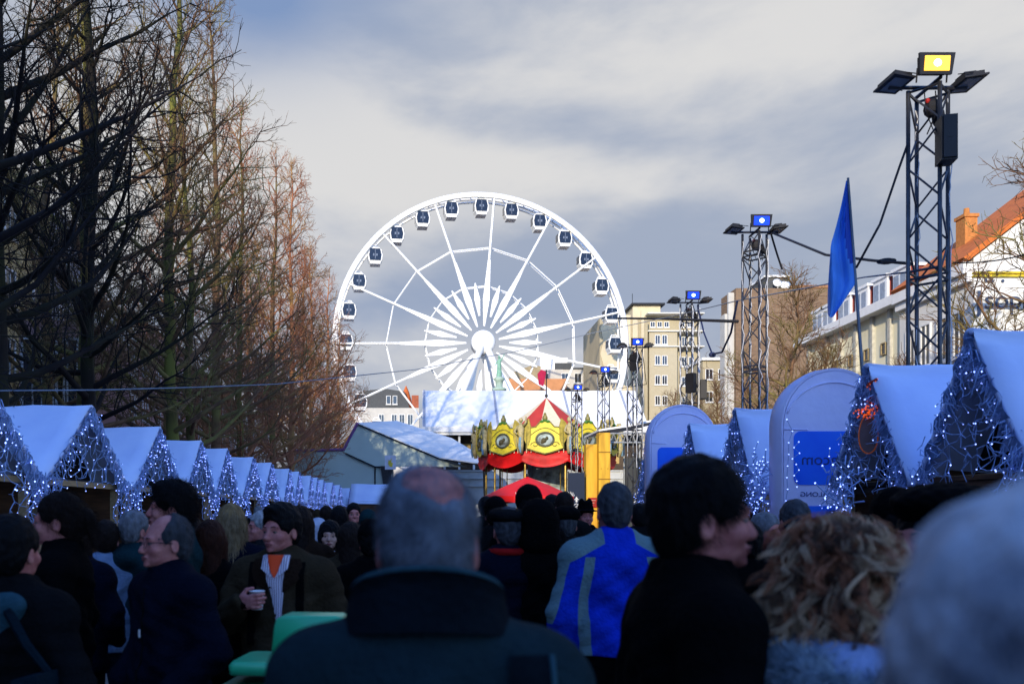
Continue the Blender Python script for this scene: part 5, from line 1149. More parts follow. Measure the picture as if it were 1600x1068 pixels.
m_skin = mat('skin', (.50, .20, .17), .6, .14, 26, .25, bscale=70, spec=.2, col2=(.36, .12, .11)); m_skin2 = mat('skin_pale', (.46, .26, .20), .5, .1, 14, .1, bscale=90)
m_lip = mat('lip', (.22, .06, .06), .5, .1); m_eye = mat('eye_white', (.13, .11, .10), .2, .05); m_iris = mat('iris', (.01, .008, .006), .15, 0); m_brow = mat('eyebrow', (.02, .012, .009), .9)
HC = {k: mat('hair_' + k, c, .7, .45, 30, .8, bscale=55, spec=.12, stretch=(1, 1, .35)) for k, c in dict(black=(.003, .003, .004), brown=(.012, .0065, .005), auburn=(.035, .010, .005), blond=(.22, .14, .06), grey=(.16, .17, .19), darkgrey=(.05, .055, .065), white=(.34, .35, .37)).items()}
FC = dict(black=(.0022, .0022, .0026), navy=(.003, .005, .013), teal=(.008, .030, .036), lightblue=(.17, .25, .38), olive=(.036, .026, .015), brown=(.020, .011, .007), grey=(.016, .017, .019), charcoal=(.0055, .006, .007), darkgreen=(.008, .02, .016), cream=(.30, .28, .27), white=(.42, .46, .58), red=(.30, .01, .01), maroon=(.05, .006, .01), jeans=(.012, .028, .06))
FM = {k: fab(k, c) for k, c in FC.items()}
FEET = []
def person(px, ytop, d, yaw, label, hair='short', hc='brown', hat=None, hatc='black', coat='black', hem=.82, hy=0, hp=0, fine=False, arms=(POCKET, POCKET), hands=None, fat=1.0, hood=0, trousers='black', skin=None, col=.08, group=None, seed=None, extra=0, hairres=None):
    top = ZP(ytop, d); ex = {'hat': .05, 'furhat': .03, 'beret': .035, 'flatcap': .01, 'beanie': .03, 'hood': .035, None: 0}[hat] + (.03 if hair == 'curly' else .012) + extra
    sc = top / (1.75 + ex); seed = int(px) if seed is None else seed; hy, hp = R(hy), R(hp)
    t = thing('person', label, 'person', (XP(px, d), d, 0), R(yaw), group, sc)
    hk = 'H' + str(hands is not None) if hands is None else 'H%d' % seed; ak = (arms[0].__code__.co_firstlineno, arms[0](1), arms[1](1))
    b = dress(link('body', body_mesh(('b', fine, round(hy, 2), round(hp, 2), hk, ak), hy, hp, fine, arms, hands), None, t), skin or m_skin)
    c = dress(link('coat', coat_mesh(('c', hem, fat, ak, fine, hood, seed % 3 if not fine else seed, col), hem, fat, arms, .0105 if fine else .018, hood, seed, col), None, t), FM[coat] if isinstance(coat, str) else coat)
    h = None
    if hair: h = dress(link('hair', hair_mesh(hair, hy, hp, hairres or (.0062 if fine else .0115), seed if fine else seed % 2), None, t), HC[hc])
    if hat: dress(link({'hood': 'hood', 'hat': 'brimmed_hat', 'furhat': 'fur_hat', 'flatcap': 'flat_cap', 'beret': 'beret', 'beanie': 'knit_cap'}[hat], hair_mesh(hat, hy, hp, .0062 if fine else .0115, seed % 2), None, t), FM[hatc] if hatc in FM else hatc)
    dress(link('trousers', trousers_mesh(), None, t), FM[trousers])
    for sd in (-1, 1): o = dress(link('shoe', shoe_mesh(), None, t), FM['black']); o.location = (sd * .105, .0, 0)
    M = Matrix.Translation(HO) @ Matrix.Rotation(hy, 4, 'Z') @ Matrix.Rotation(hp, 4, 'X') @ Matrix.Translation(-Vector(HO))
    a = (yaw + math.degrees(hy)) % 360
    if d < 11 and (a < 125 or a > 235):              # faces one can see
        for sd in (-1, 1):
            q = MB(); q.sphere((sd * .032, -.0815, 1.622), .0128, 12, 8); e = q.build('eye', m_eye, t, True); e.matrix_local = M
            q = MB(); q.sphere((sd * .032, -.0905, 1.622), (.0055, .0045, .0055), 10, 6); i_ = q.build('iris', m_iris, e, True)
            q = MB(); q.path([(sd * .016, -.098, 1.6455), (sd * .034, -.0985, 1.651), (sd * .053, -.088, 1.6455)], [.0035, .0042, .002], 6, flat=.6); e = q.build('eyebrow', m_brow, t, True); e.matrix_local = M
        if fine: q = MB(); q.path([(-.024, -.100, 1.558), (-.008, -.1105, 1.5625), (0, -.110, 1.561), (.008, -.1105, 1.5625), (.024, -.100, 1.558)], [.002, .0042, .0038, .0042, .002], 8); q.path([(-.022, -.100, 1.557), (0, -.111, 1.5515), (.022, -.100, 1.557)], [.002, .0058, .002], 8); e = q.build('lips', m_lip, t, True); e.matrix_local = M
    return t, b, c, h, M
def add_strands(t, me, pred, n, length, width, droop, seed, m, name='hair_strands', **k):
    q = strands(me, pred, n, length, width, droop, seed, **k); return tag(q.build(name, m, t), kind='stuff')
def on_surface(me, pts, back=True, lift=.004):        # lay a line on the front or back of a garment
    bv = BVHTree.FromPolygons([v.co for v in me.vertices], [list(p.vertices) for p in me.polygons]); out = []
    for x, z in pts:
        hit = bv.ray_cast(Vector((x, 1 if back else -1, z)), Vector((0, -1 if back else 1, 0)))
        if hit[0] is not None: out.append(hit[0] + hit[1] * lift)
    return out
# --- 1: the bald man in the middle, from behind
m_c1 = fab('deep_teal', (.011, .026, .032)); m_c1b = fab('strap_navy', (.005, .009, .013)); m_rim = fab('teal_piping', (.03, .08, .10))
t, b, c, h, M = person(668, 716, 1.45, 178, 'balding grey-haired man close in the middle from behind in a dark teal jacket', 'tonsure', 'grey', coat=m_c1, fine=True, fat=1.04, hem=.78, col=.06, hp=4, hairres=.005)
dress(h, mat('hair_salt', (.20, .23, .28), .7, .5, 16, .8, bscale=60, col2=(.035, .05, .065), stretch=(1, 1, .6)))
me = h.data; add_strands(t, me, lambda c_, n_: True, 15000, .020, .00035, .3, 5, mat('hair_strand_grey', (.16, .19, .23), .6, .5, 30), lift=.25, comb=(0, .2, -.8))
add_strands(t, b.data, lambda c_, n_: c_.z > 1.70 and c_.y > -.02, 1400, .016, .00028, .3, 6, mat('hair_strand_grey', (0, 0, 0)), name='thin_hair', lift=.25, comb=(0, .8, -.6))
q = MB(); N = 40
for th, rr in ((0, 0), (1, .012)):
    for z, r in ((1.474, .130), (1.503, .124), (1.54, .117), (1.568, .112)):
        for i in range(N + 1): a = R(-150 + 300 * i / N); q.v.append(((r + rr) * math.sin(a) * 1.03, .015 + (r + rr) * .86 * math.cos(a), z + .016 - .046 * (1 - math.cos(a)) * (.55 + .45 * (z > 1.5))))
for th in (0, 4):
    for k_ in range(3):
        for i in range(N): a = (th + k_) * (N + 1) + i; q.f.append([a, a + 1, a + N + 2, a + N + 1]); q.mi.append(0)
for i in range(N): a = 3 * (N + 1) + i; q.f.append([a, a + 1, a + 4 * (N + 1) + 1, a + 4 * (N + 1)]); q.mi.append(0)
cl = q.build('collar', m_c1b, t, True); q = MB(); q.path([(.118 * math.sin(R(a)) * 1.03, .015 + .118 * .86 * math.cos(R(a)), 1.586 - .046 * (1 - math.cos(R(a)))) for a in range(-110, 111, 10)], .0055, 6); q.build('collar_rim', m_rim, cl, True)
strap = [(.165 + .02 * math.sin((1.44 - z) * 3), z) for z in [1.45 - .02 * i for i in range(28)]]
q = MB(); L_ = on_surface(c.data, [(-x + .035, z) for x, z in strap]); R__ = on_surface(c.data, [(-x - .030, z) for x, z in strap]); n = min(len(L_), len(R__)); q.v = [tuple(p + Vector((0, .006, 0))) for p in L_[:n] + R__[:n]]
q.f = [[i, i + 1, n + i + 1, n + i] for i in range(n - 1)]; q.mi = [0] * (n - 1); q.build('bag_strap', m_c1b, t, True)
q = MB(); q.path([p + Vector((0, .008, 0)) for p in R__[:n]], .0045, 6); q.build('strap_piping', m_rim, t, True)
q = MB(); q.path(on_surface(c.data, [(x, 1.375 + .006 * math.cos(x * 20)) for x in [-.2 + .02 * i for i in range(21)]], lift=.001), .0022, 5); q.build('yoke_seam', m_c1b, t)
# --- 2: dark-haired man in profile
t, b, c, h, M = person(1092, 713, 2.0, 92, 'dark-haired man in profile facing right with a high black collar', 'short', 'black', coat='black', fine=True, fat=1.06, hem=.75, col=.08, hy=0, hp=2, hairres=.0055)
add_strands(t, h.data, lambda c_, n_: True, 12000, .024, .0005, .2, 7, HC['black'], lift=.22, comb=(0, -.5, -.5), curl=.2)
# --- 3: curly blonde from behind
t, b, c, h, M = person(1300, 805, 1.95, 190, 'woman with big curly red-blonde hair from behind with a pale fur-edged hood', 'curly', 'blond', coat='navy', fine=True, hem=.75, fat=.95, hairres=.009)
dress(h, mat('curl_base', (.10, .045, .022), .7, .6, 12, .8, col2=(.03, .014, .008)))
curlm = [mat('curl_blond', (.62, .42, .25), .5, .3, 20), mat('curl_ginger', (.42, .16, .075), .5, .3, 20), mat('curl_brown', (.10, .05, .028), .6, .3, 20)]
q = MB(); rnd = random.Random(2); polys = list(h.data.polygons); cum = np.cumsum([p.area for p in polys]); cum /= cum[-1]
for i in range(850):
    p = polys[int(np.searchsorted(cum, rnd.random()))]; o = p.center; n_ = p.normal; g = Vector((.35 * math.sin(o.x * 25), .2, 1 + .5 * math.sin(o.z * 30 + o.x * 18))); tn = n_.cross(g)
    if tn.length < .1: continue
    tn.normalize(); dn = n_.cross(tn).normalized(); dn = dn if dn.z < 0 else -dn; dn = (dn + tn * rnd.gauss(0, .45)).normalized(); L = rnd.uniform(.07, .14); am = rnd.uniform(.010, .020); ph = rnd.uniform(0, 6.3); w_ = rnd.uniform(3.5, 8) * rnd.choice((-1, 1)); q.cur = 0 if rnd.random() < .5 + .4 * math.sin(o.x * 40 + 2) else rnd.choice((1, 1, 2))
    ctr = [o + dn * L * u + tn * am * math.sin(ph + w_ * u) + n_ * (.004 + am * .9 * (1 + math.cos(ph + w_ * u)) * (.4 + .6 * u)) for u in [k_ / 8 for k_ in range(9)]]
    for j in range(10):
        a_, r_ = rnd.uniform(0, 6.3), .016 * math.sqrt(rnd.random()); sh = rnd.uniform(-.25, .25)
        q.path([c_ + (tn * math.cos(a_ + k_ * .25) + n_ * math.sin(a_ + k_ * .25)) * r_ * (1.25 - k_ / 9) + dn * sh * .02 for k_, c_ in enumerate(ctr)], [.0006, .0010, .0011, .0011, .001, .001, .0009, .0007, .0003], 3, caps=False)
tag(q.build('curls', curlm, t, True), kind='stuff')
s = SDF(); s.ell((.02, .17, 1.42), (.185, .12, .085), .05).ell((-.0, .10, 1.47), (.15, .09, .05), .05).ell((0, .10, 1.47), (.09, .09, .07), .04, 's'); me = s.mesh((axis(-.25, .28, .012), axis(-.05, .34, .012), axis(1.3, 1.58, .012)), 'hood'); hd_ = link('hood', me, fab('hood_pale', (.26, .34, .55)), t)
s = SDF()
for i in range(15): a = R(-80 + 160 * i / 14); s.ell((.02 + .175 * math.sin(a), .17 + .115 * math.cos(a), 1.385 + .01 * math.sin(i)), (.05, .045, .048), .03)
for i in range(6): s.ell((.16 + .01 * i, .20 - .03 * i, 1.42 - .0 * i), (.045, .045, .05), .03)
me = s.mesh((axis(-.25, .30, .012), axis(.0, .38, .012), axis(1.28, 1.50, .012)), 'fur_trim'); fm = mat('fur_grey', (.34, .44, .52), .9, .5, 18, .5, col2=(.10, .15, .19)); ft = link('fur_trim', me, fm, hd_)
tag(strands(me, lambda c_, n_: True, 14000, .040, .0007, .1, 3, curl=.35, lift=.9, comb=(0, 0, -.35)).build('fur_hairs', fm, hd_), kind='stuff')
# --- 4: the very close grey head at the right edge
t, b, c, h, M = person(1685, 780, .45, 168, 'very close blurred grey-haired head filling the lower right corner', 'thick', 'grey', coat='navy', fine=True, hem=.8, hairres=.006)
dress(h, mat('hair_silver', (.55, .58, .62), .7, .7, 12, .8, col2=(.16, .18, .22))); add_strands(t, h.data, lambda c_, n_: True, 14000, .026, .0006, .3, 9, mat('silver_strands', (.74, .74, .76), .6, .6, 11, col2=(.14, .16, .20)), lift=.12, comb=(-.3, .2, -.7), curl=.18)
# --- 5: blue jacket
m_j = fab('royal_blue', (.006, .035, .50)); m_jg = fab('jacket_grey', (.13, .22, .25))
t, b, c, h, M = person(959, 752, 4.4, 184, 'grey-haired man from behind in a bright blue jacket with grey panels', 'crop', 'darkgrey', coat=m_j, fine=True, fat=1.08, hem=.93, arms=(HANG, HANG), col=.07)
nt = m_j.node_tree; bs = nt.nodes['Principled BSDF']; base_ = bs.inputs['Base Color'].links[0].from_socket; tcj = nt.nodes.new('ShaderNodeTexCoord'); spj = nt.nodes.new('ShaderNodeSeparateXYZ'); nt.links.new(tcj.outputs['Object'], spj.inputs[0])
def mj(op, a_, b_=0.0, c_=0.0):
    n = nt.nodes.new('ShaderNodeMath'); n.operation = op
    for i, v in enumerate((a_, b_, c_)):
        if isinstance(v, (int, float)): n.inputs[i].default_value = v
        else: nt.links.new(v, n.inputs[i])
    return n.outputs[0]
ax = mj('ABSOLUTE', spj.outputs[0]); zj = spj.outputs[2]; yj = spj.outputs[1]
st_ = mj('MULTIPLY', mj('LESS_THAN', mj('ABSOLUTE', mj('SUBTRACT', ax, mj('MULTIPLY_ADD', mj('SINE', mj('MULTIPLY', zj, 7.0)), .022, .155))), .024), mj('LESS_THAN', zj, 1.40))
yk = mj('MULTIPLY', mj('GREATER_THAN', mj('MULTIPLY_ADD', ax, .55, zj), 1.505), mj('GREATER_THAN', ax, .075))
sl_ = mj('MULTIPLY', mj('GREATER_THAN', ax, mj('MULTIPLY_ADD', mj('SUBTRACT', zj, 1.1), -.28, .315)), mj('GREATER_THAN', zj, 1.08))
msk = mj('MAXIMUM', mj('MAXIMUM', st_, yk), sl_); mxj = nt.nodes.new('ShaderNodeMix'); mxj.data_type = 'RGBA'; nt.links.new(msk, mxj.inputs[0]); nt.links.new(base_, mxj.inputs[6]); mxj.inputs[7].default_value = (.11, .19, .21, 1); nt.links.new(mxj.outputs[2], bs.inputs['Base Color'])
q = MB(); q.bb(-.012, .012, .108, .112, 1.483, 1.50); q.build('collar_badge', FM['lightblue'], t)
# --- 6: man with the paper cup
HCUP = lambda s: ((s * .275, -.02, 1.14), (-.205 if s < 0 else .205, -.235, 1.26))
t, b, c, h, M = person(441, 787, 4.45, -8, 'dark-haired man in olive jacket and orange tee shirt holding a white cup', 'thick', 'black', coat='olive', fine=True, fat=1.13, hem=.80, hy=-22, hp=3, col=.03,
    arms=(lambda s: ((s * .30, -.03, 1.15), (s * .155, -.235, 1.265)), lambda s: ((s * .305, .06, 1.12), (s * .25, -.08, .93))), hands=({'d': (.93, -.34, .10), 'palm': (.3, .9, 0), 'curl': .62, 'thumb': (.0, -.1, 1), 'grip': True}, None))
cupM = t.matrix_basis.copy(); cl = Vector((-.062, -.222, 1.232)); sc = t.scale[0]; yw = t.rotation_euler[2]
wc = Vector((cl.x * math.cos(yw) - cl.y * math.sin(yw), cl.x * math.sin(yw) + cl.y * math.cos(yw), cl.z)) * sc + Vector((t.location.x, t.location.y, 0))
cup = thing('paper_cup', 'white paper cup held up in front of the olive jacket', 'cup', wc)
q = MB(); q.lathe([(.001, 0), (.027, 0), (.029, .01), (.037, .088), (.039, .088), (.039, .092), (.036, .092), (.034, .085), (.026, .012), (.001, .012)], 24); q.build('cup_wall', mat('paper_white', (.72, .72, .74), .6, .05), cup, True)
q = MB(); q.lathe([(.0335, .078), (.001, .078)], 20); q.build('drink', mat('drink', (.10, .03, .012), .1), cup)
q = MB(); vv = [(-.07, 1.475), (.07, 1.475), (.035, 1.36), (.0, 1.25), (-.03, 1.36)]
def patch(t_, c_, pts, name, m, lift=.006, res=10):   # a cloth patch that follows the front of the coat
    bv = BVHTree.FromPolygons([v.co for v in c_.data.vertices], [list(p.vertices) for p in c_.data.polygons]); q = MB(); Z = [p[0] for p in pts]
    for z, xl, xr in pts:
        for i in range(res + 1):
            x = xl + (xr - xl) * i / res; hit = bv.ray_cast(Vector((x, -1, min(z, 1.46))), Vector((0, 1, 0))); y = hit[0].y if hit[0] is not None else -.1; q.v.append((x, y - lift + (z - 1.46) * .2 * (z > 1.46), z))
    for j in range(len(pts) - 1):
        for i in range(res): a = j * (res + 1) + i; q.f.append([a, a + res + 1, a + res + 2, a + 1]); q.mi.append(0)
    return q.build(name, m, t_, True)
m_st = mat('shirt_stripe', (.55, .52, .60), .8, 0); nt = m_st.node_tree; wv = nt.nodes.new('ShaderNodeTexWave'); wv.inputs['Scale'].default_value = 26; tc = nt.nodes.new('ShaderNodeTexCoord'); nt.links.new(tc.outputs['Object'], wv.inputs[0]); rp = nt.nodes.new('ShaderNodeMix'); rp.data_type = 'RGBA'
rp.inputs[6].default_value = (.10, .07, .12, 1); rp.inputs[7].default_value = (.55, .52, .60, 1); mr_ = nt.nodes.new('ShaderNodeMapRange'); mr_.inputs[1].default_value = .15; mr_.inputs[2].default_value = .3; nt.links.new(wv.outputs['Fac'], mr_.inputs[0]); nt.links.new(mr_.outputs[0], rp.inputs[0]); nt.links.new(rp.outputs[2], nt.nodes['Principled BSDF'].inputs['Base Color'])
sh = patch(t, c, [(1.50, -.07, .07), (1.46, -.068, .068), (1.42, -.06, .058), (1.36, -.04, .05), (1.30, -.02, .045), (1.22, .0, .042), (1.12, .02, .04)], 'shirt', m_st)
patch(t, c, [(1.50, -.045, .045), (1.46, -.042, .042), (1.43, -.030, .030), (1.405, -.015, .014), (1.385, -.002, .002)], 'tee_shirt', mat('tee_orange', (.85, .07, .01), .7, .1), .012, 6)
for sd in (-1, 1):
    q = MB(); q.v = [(sd * .045, -.115, 1.50), (sd * .075, -.09, 1.495), (sd * .07, -.135, 1.43), (sd * .012, -.15, 1.385)]; q.f = [[0, 1, 2, 3]]; q.mi = [0]; q.build('shirt_collar', m_st, sh)
    q = MB(); ptsS = on_surface(c.data, [(sd * .125, 1.46 - .02 * i) for i in range(22)], back=False, lift=.004); q.v = [tuple(p + Vector((dx, -.004, 0))) for dx in (-.022, .022) for p in ptsS]; n = len(ptsS); q.f = [[i, i + 1, n + i + 1, n + i] for i in range(n - 1)]; q.mi = [0] * (n - 1); q.build('backpack_strap', FM['black'], t, True)
    patch(t, c, [(1.48, sd * .075, sd * .12), (1.43, sd * .055, sd * .14), (1.37, sd * .045, sd * .12), (1.31, sd * .04, sd * .05)], 'lapel', FM['brown'], .010, 5)
# --- 7: glasses man
t, b, c, h, M = person(262, 800, 3.8, -42, 'balding man with thin glasses in a navy zip jacket looking left', 'bald', 'darkgrey', coat='navy', fine=True, fat=1.12, hem=.72, hy=-14, hp=2, col=.05, hairres=.0055)
add_strands(t, h.data, lambda c_, n_: True, 5000, .018, .0004, .2, 12, HC['darkgrey'], lift=.2, comb=(0, .5, -.6))
q = MB()
for sd in (-1, 1):
    q.path([(sd * .034 + .022 * math.cos(R(a)), -.112 + .006 * abs(math.cos(R(a))), 1.620 + .014 * math.sin(R(a))) for a in range(0, 361, 24)], .0016, 5, caps=False); q.path([(sd * .056, -.104, 1.628), (sd * .078, -.06, 1.628), (sd * .080, .01, 1.622)], .0022, 5)
q.path([(-.012, -.112, 1.624), (0, -.118, 1.628), (.012, -.112, 1.624)], .0016, 5); g = q.build('glasses', mat('glasses_frame', (.02, .02, .025), .3, metal=.5), t); g.matrix_local = M
q = MB(); q.path(on_surface(c.data, [(.005, 1.42 - .03 * i) for i in range(20)], back=False, lift=.002), .004, 5); z_ = q.build('zip', FM['charcoal'], t); q = MB(); q.box((.005, on_surface(c.data, [(.005, 1.22)], False, .008)[0].y - .004, 1.22), (.008, .006, .035)); q.build('zip_pull', m_frame, z_)
# --- 8-16: the rest of the near crowd
GN = 'people standing near the left stalls'
t, b, c, h, M = person(268, 752, 4.7, -78, 'tall man with bushy dark hair facing left behind the glasses man', 'thick', 'black', coat='teal', fine=True, fat=1.0, hem=.8, group=GN)
add_strands(t, h.data, lambda c_, n_: True, 4000, .03, .0009, .2, 12, HC['black'], lift=.5, comb=(0, .2, -.4))
t, b, c, h, M = person(92, 769, 4.2, -80, 'person with tied-back dark hair in a long black coat facing left', 'ponytail', 'brown', coat='black', fine=True, fat=1.0, hem=.62, trousers='jeans', group=GN, hp=3)
add_strands(t, h.data, lambda c_, n_: True, 3500, .04, .0008, .3, 13, HC['brown'], lift=.4, comb=(0, .5, -.5))
q = MB(); q.sphere((.20, .17, .93), (.008, .008, .012), 8, 6); q.build('coat_button', m_frame, t)
person(22, 803, 3.1, 172, 'woman at the left edge with a teal hood on her dark coat', 'short', 'black', coat='charcoal', fine=True, hem=.7, group=GN, hood=0)
t = COL.objects[-1]
t = [o for o in COL.objects if o.get('label', '').startswith('woman at the left edge')][0]
s = SDF(); s.ell((0, .125, 1.43), (.13, .055, .065), .05).ell((0, .115, 1.35), (.10, .045, .08), .05).ell((0, .07, 1.50), (.075, .08, .05), .03, 's'); hd2 = link('hood', s.mesh((axis(-.2, .2, .012), axis(0, .28, .012), axis(1.22, 1.54, .012)), 'hood'), fab('hood_teal', (.025, .075, .10)), t)
q = MB(); q.box((-.235, .14, 1.03), (.10, .22, .34), Matrix.Rotation(R(12), 3, 'Y')); q.path([(-.08, .16, 1.42), (-.16, .17, 1.30), (-.24, .14, 1.18)], [.018, .016, .014], 6); bg_ = tag(q.build('shoulder_bag', fab('bag_teal', (.006, .016, .024)), None), 'dark teal shoulder bag at the back of the woman at the left edge', 'bag'); bg_.matrix_basis = t.matrix_basis.copy()
person(166, 812, 5.6, 196, 'person in a pale blue puffy jacket mostly hidden behind the long black coat', 'short', 'brown', coat='lightblue', hem=.85, fat=1.05, group=GN, trousers='jeans')
person(120, 806, 5.0, 170, 'brown-haired person behind the dark ponytail coat', 'long', 'brown', coat='navy', group=GN)
person(212, 797, 5.7, 150, 'grey-haired person in a teal parka left of the glasses man', 'short', 'grey', coat='teal', hem=.75, group=GN, hood=1)
person(330, 812, 4.9, 178, 'person with dark auburn hair just right of the glasses man', 'long', 'auburn', coat='black', group=GN)
t, b, c, h, M = person(362, 787, 5.8, 186, 'woman with long straight blond hair seen from behind', 'long', 'blond', coat='navy', group=GN, fine=True)
add_strands(t, h.data, lambda c_, n_: True, 4000, .09, .0012, .3, 14, mat('hair_strand_blond', (.26, .18, .09), .6, .5, 20), lift=.12, comb=(0, .1, -1), curl=.12)
person(408, 797, 6.6, -60, 'older person with short pale grey hair behind the cup holder on the left', 'short', 'white', coat='grey', group=GN, fine=True)
person(345, 818, 6.4, -130, 'dark-coated drinker whose pale hand holds a cup at the olive sleeve', 'short', 'black', coat='navy', group=GN, arms=(lambda s: ((s * .28, -.02, 1.12), (s * .12, -.22, 1.12)), POCKET), hands=({'d': (.5, -.5, .5), 'palm': (.3, -.7, 0), 'curl': .9, 'thumb': (0, -.2, 1), 'grip': True}, None))
t, b, c, h, M = person(515, 812, 6.9, 4, 'woman with black bob and fringe facing the camera in a brown coat', 'bob', 'black', coat='brown', skin=m_skin2, group=GN, fine=True, hem=.7)
patch(t, c, [(1.50, -.05, .05), (1.44, -.05, .05), (1.38, -.03, .05), (1.30, -.005, .04)], 'scarf', FM['white'], .014, 6)
for px, yt, d, yw, hr, hcl, ht, htc, ct, lb in ((498, 806, 9.0, 170, 'short', 'brown', 'hood', 'white', 'white', 'person in a white hooded jacket seen from behind left of the black bob'),
    (470, 790, 6.2, 175, 'long', 'brown', None, '', 'brown', 'brown curly-haired person right behind the cup holder'), (450, 793, 8.4, 160, 'short', 'brown', 'beanie', 'grey', 'navy', 'person in a grey cap above the cup holder'),
    (530, 790, 9.3, 182, 'long', 'black', None, '', 'black', 'woman with long black hair from behind above the black bob'), (553, 785, 10.5, 10, 'short', 'black', None, '', 'grey', 'dark-haired person facing the camera near the far stalls'),
    (548, 815, 6.0, 178, 'long', 'brown', None, '', 'olive', 'long brown-haired person in an olive coat left of the balding man'), (575, 792, 9.0, 180, 'short', 'brown', 'beanie', 'teal', 'grey', 'person in a blue-grey knit cap beside the balding head'),
    (582, 806, 5.2, 176, 'short', 'black', 'beanie', 'black', 'black', 'dark figure in a black cap hard against the balding man'), (510, 790, 11.5, 178, 'short', 'brown', None, '', 'white', 'far person in a pale coat between the left stalls and the black bob'),
    (14, 818, 5.2, 100, 'short', 'brown', None, '', 'black', 'dark person at the left edge facing the ponytail coat'), (300, 806, 7.2, 180, 'short', 'brown', None, '', 'black', 'dark-haired man behind the auburn head'), (385, 806, 8.4, 185, 'short', 'black', 'beanie', 'black', 'black', 'small figure in a black cap between the blond and the pale grey hair'),
    (205, 806, 7.0, 182, 'short', 'black', 'beanie', 'charcoal', 'black', 'black-capped figure in front of the third stall counter')):
    person(px, yt, d, yw, lb, hr, hcl, ht, htc or 'black', ct, group=GN)
GC = 'people walking away down the middle'
for px, yt, d, yw, hr, hcl, ht, htc, ct, fa, lb in ((793, 788, 4.9, 183, 'crop', 'darkgrey', 'flatcap', 'charcoal', 'navy', 1.1, 'man in a dark flat cap and navy coat right of the balding head'),
    (841, 774, 4.9, 180, 'short', 'black', 'hood', 'black', 'black', 1.15, 'broad figure in a black pointed hood left of the blue jacket'), (826, 752, 6.4, 178, 'short', 'black', 'beanie', 'black', 'black', 1.0, 'tall figure in a black knit cap above the red parasol rim'),
    (774, 771, 7.2, 176, 'short', 'black', 'beanie', 'black', 'charcoal', 1.0, 'dark figure in a black cap left of the flat cap'), (881, 768, 8.8, 184, 'short', 'brown', None, '', 'charcoal', 1.0, 'brown-haired man behind the hooded figure'), (862, 772, 9.8, 182, 'short', 'black', None, '', 'navy', 1.0, 'black-haired man between hood and fur hat'),
    (884, 786, 6.6, 181, 'crop', 'darkgrey', 'furhat', 'black', 'charcoal', 1.05, 'person in a black fur hat and grey collar left of the blue jacket'), (759, 775, 10.5, 180, 'short', 'black', None, '', 'black', 1.0, 'dark head just right of the balding man'),
    (905, 795, 12.5, 178, 'short', 'brown', None, '', 'brown', 1.0, 'small brown-haired figure under the navy banner')):
    person(px, yt, d, yw, lb, hr, hcl, ht, htc or 'black', ct, group=GC, fat=fa, fine=d < 5.5)
t = [o for o in COL.objects if o.get('label', '').startswith('man in a dark flat cap')][0]
q = MB(); q.path([(.10 * math.sin(R(a)), .02 + .095 * math.cos(R(a)), 1.50) for a in range(-180, 181, 20)], .022, 8); q.build('red_scarf', FM['red'], t, True)
person(915, 780, 9.6, 5, 'man in a black brimmed hat facing the camera beside the timber pillar', 'short', 'black', 'hat', 'black', 'black', group=GC, fine=True)
GRr = 'people in front of the right stalls'
for px, yt, d, yw, hr, hcl, ht, htc, ct, fa, lb in ((1240, 779, 5.2, 182, 'crop', 'darkgrey', None, '', 'navy', 1.1, 'grey cropped head from behind under the mirrored lettering'), (1395, 754, 3.9, 178, 'short', 'black', 'beanie', 'black', 'black', 1.05, 'figure in a black knit cap below the oval ornament'),
    (998, 786, 8.6, 178, 'short', 'black', None, '', 'charcoal', 1.0, 'dark-haired figure right of the blue jacket collar'), (1014, 782, 9.8, 182, 'short', 'brown', 'beanie', 'black', 'black', 1.0, 'small black cap at the edge of the dark-haired profile'), (1198, 800, 5.6, 30, 'short', 'grey', None, '', 'charcoal', 1.0, 'shadowed person between the profile and the cropped head'), (1165, 815, 5.0, 190, 'short', 'black', None, '', 'black', 1.1, 'dark figure right behind the profile man'),
    (1340, 800, 4.6, 184, 'short', 'black', 'hood', 'black', 'black', 1.0, 'black hooded figure behind the curly hair'), (1555, 780, 3.4, 170, 'short', 'black', 'beanie', 'navy', 'black', 1.1, 'figure in a navy cap behind the close grey head')):
    person(px, yt, d, yw, lb, hr, hcl, ht, htc or 'black', ct, group=GRr, fat=fa, fine=d < 5.5)
t, b, c, h, M = person(1462, 750, 2.55, -62, 'person in a floppy black beret and striped scarf facing left', 'bob', 'black', 'beret', 'black', 'black', group=GRr, fine=True, hy=-10, hp=4)
m_sc = mat('scarf_stripe', (.5, .52, .6), .8, 0); nt = m_sc.node_tree; wv = nt.nodes.new('ShaderNodeTexWave'); wv.bands_direction = 'Z'; wv.inputs['Scale'].default_value = 14; tc = nt.nodes.new('ShaderNodeTexCoord'); nt.links.new(tc.outputs['Object'], wv.inputs[0]); rp = nt.nodes.new('ShaderNodeValToRGB'); rp.color_ramp.elements[0].position = .45; rp.color_ramp.elements[1].position = .55; rp.color_ramp.elements[0].color = (.01, .012, .02, 1); rp.color_ramp.elements[1].color = (.42, .46, .55, 1); nt.links.new(wv.outputs['Fac'], rp.inputs[0]); nt.links.new(rp.outputs[0], nt.nodes['Principled BSDF'].inputs['Base Color'])
q = MB(); q.lathe([(.075, 1.56), (.10, 1.54), (.115, 1.48), (.125, 1.42), (.10, 1.38)], 28, (0, .0, 0), 1, .95); q.build('striped_scarf', m_sc, t, True)
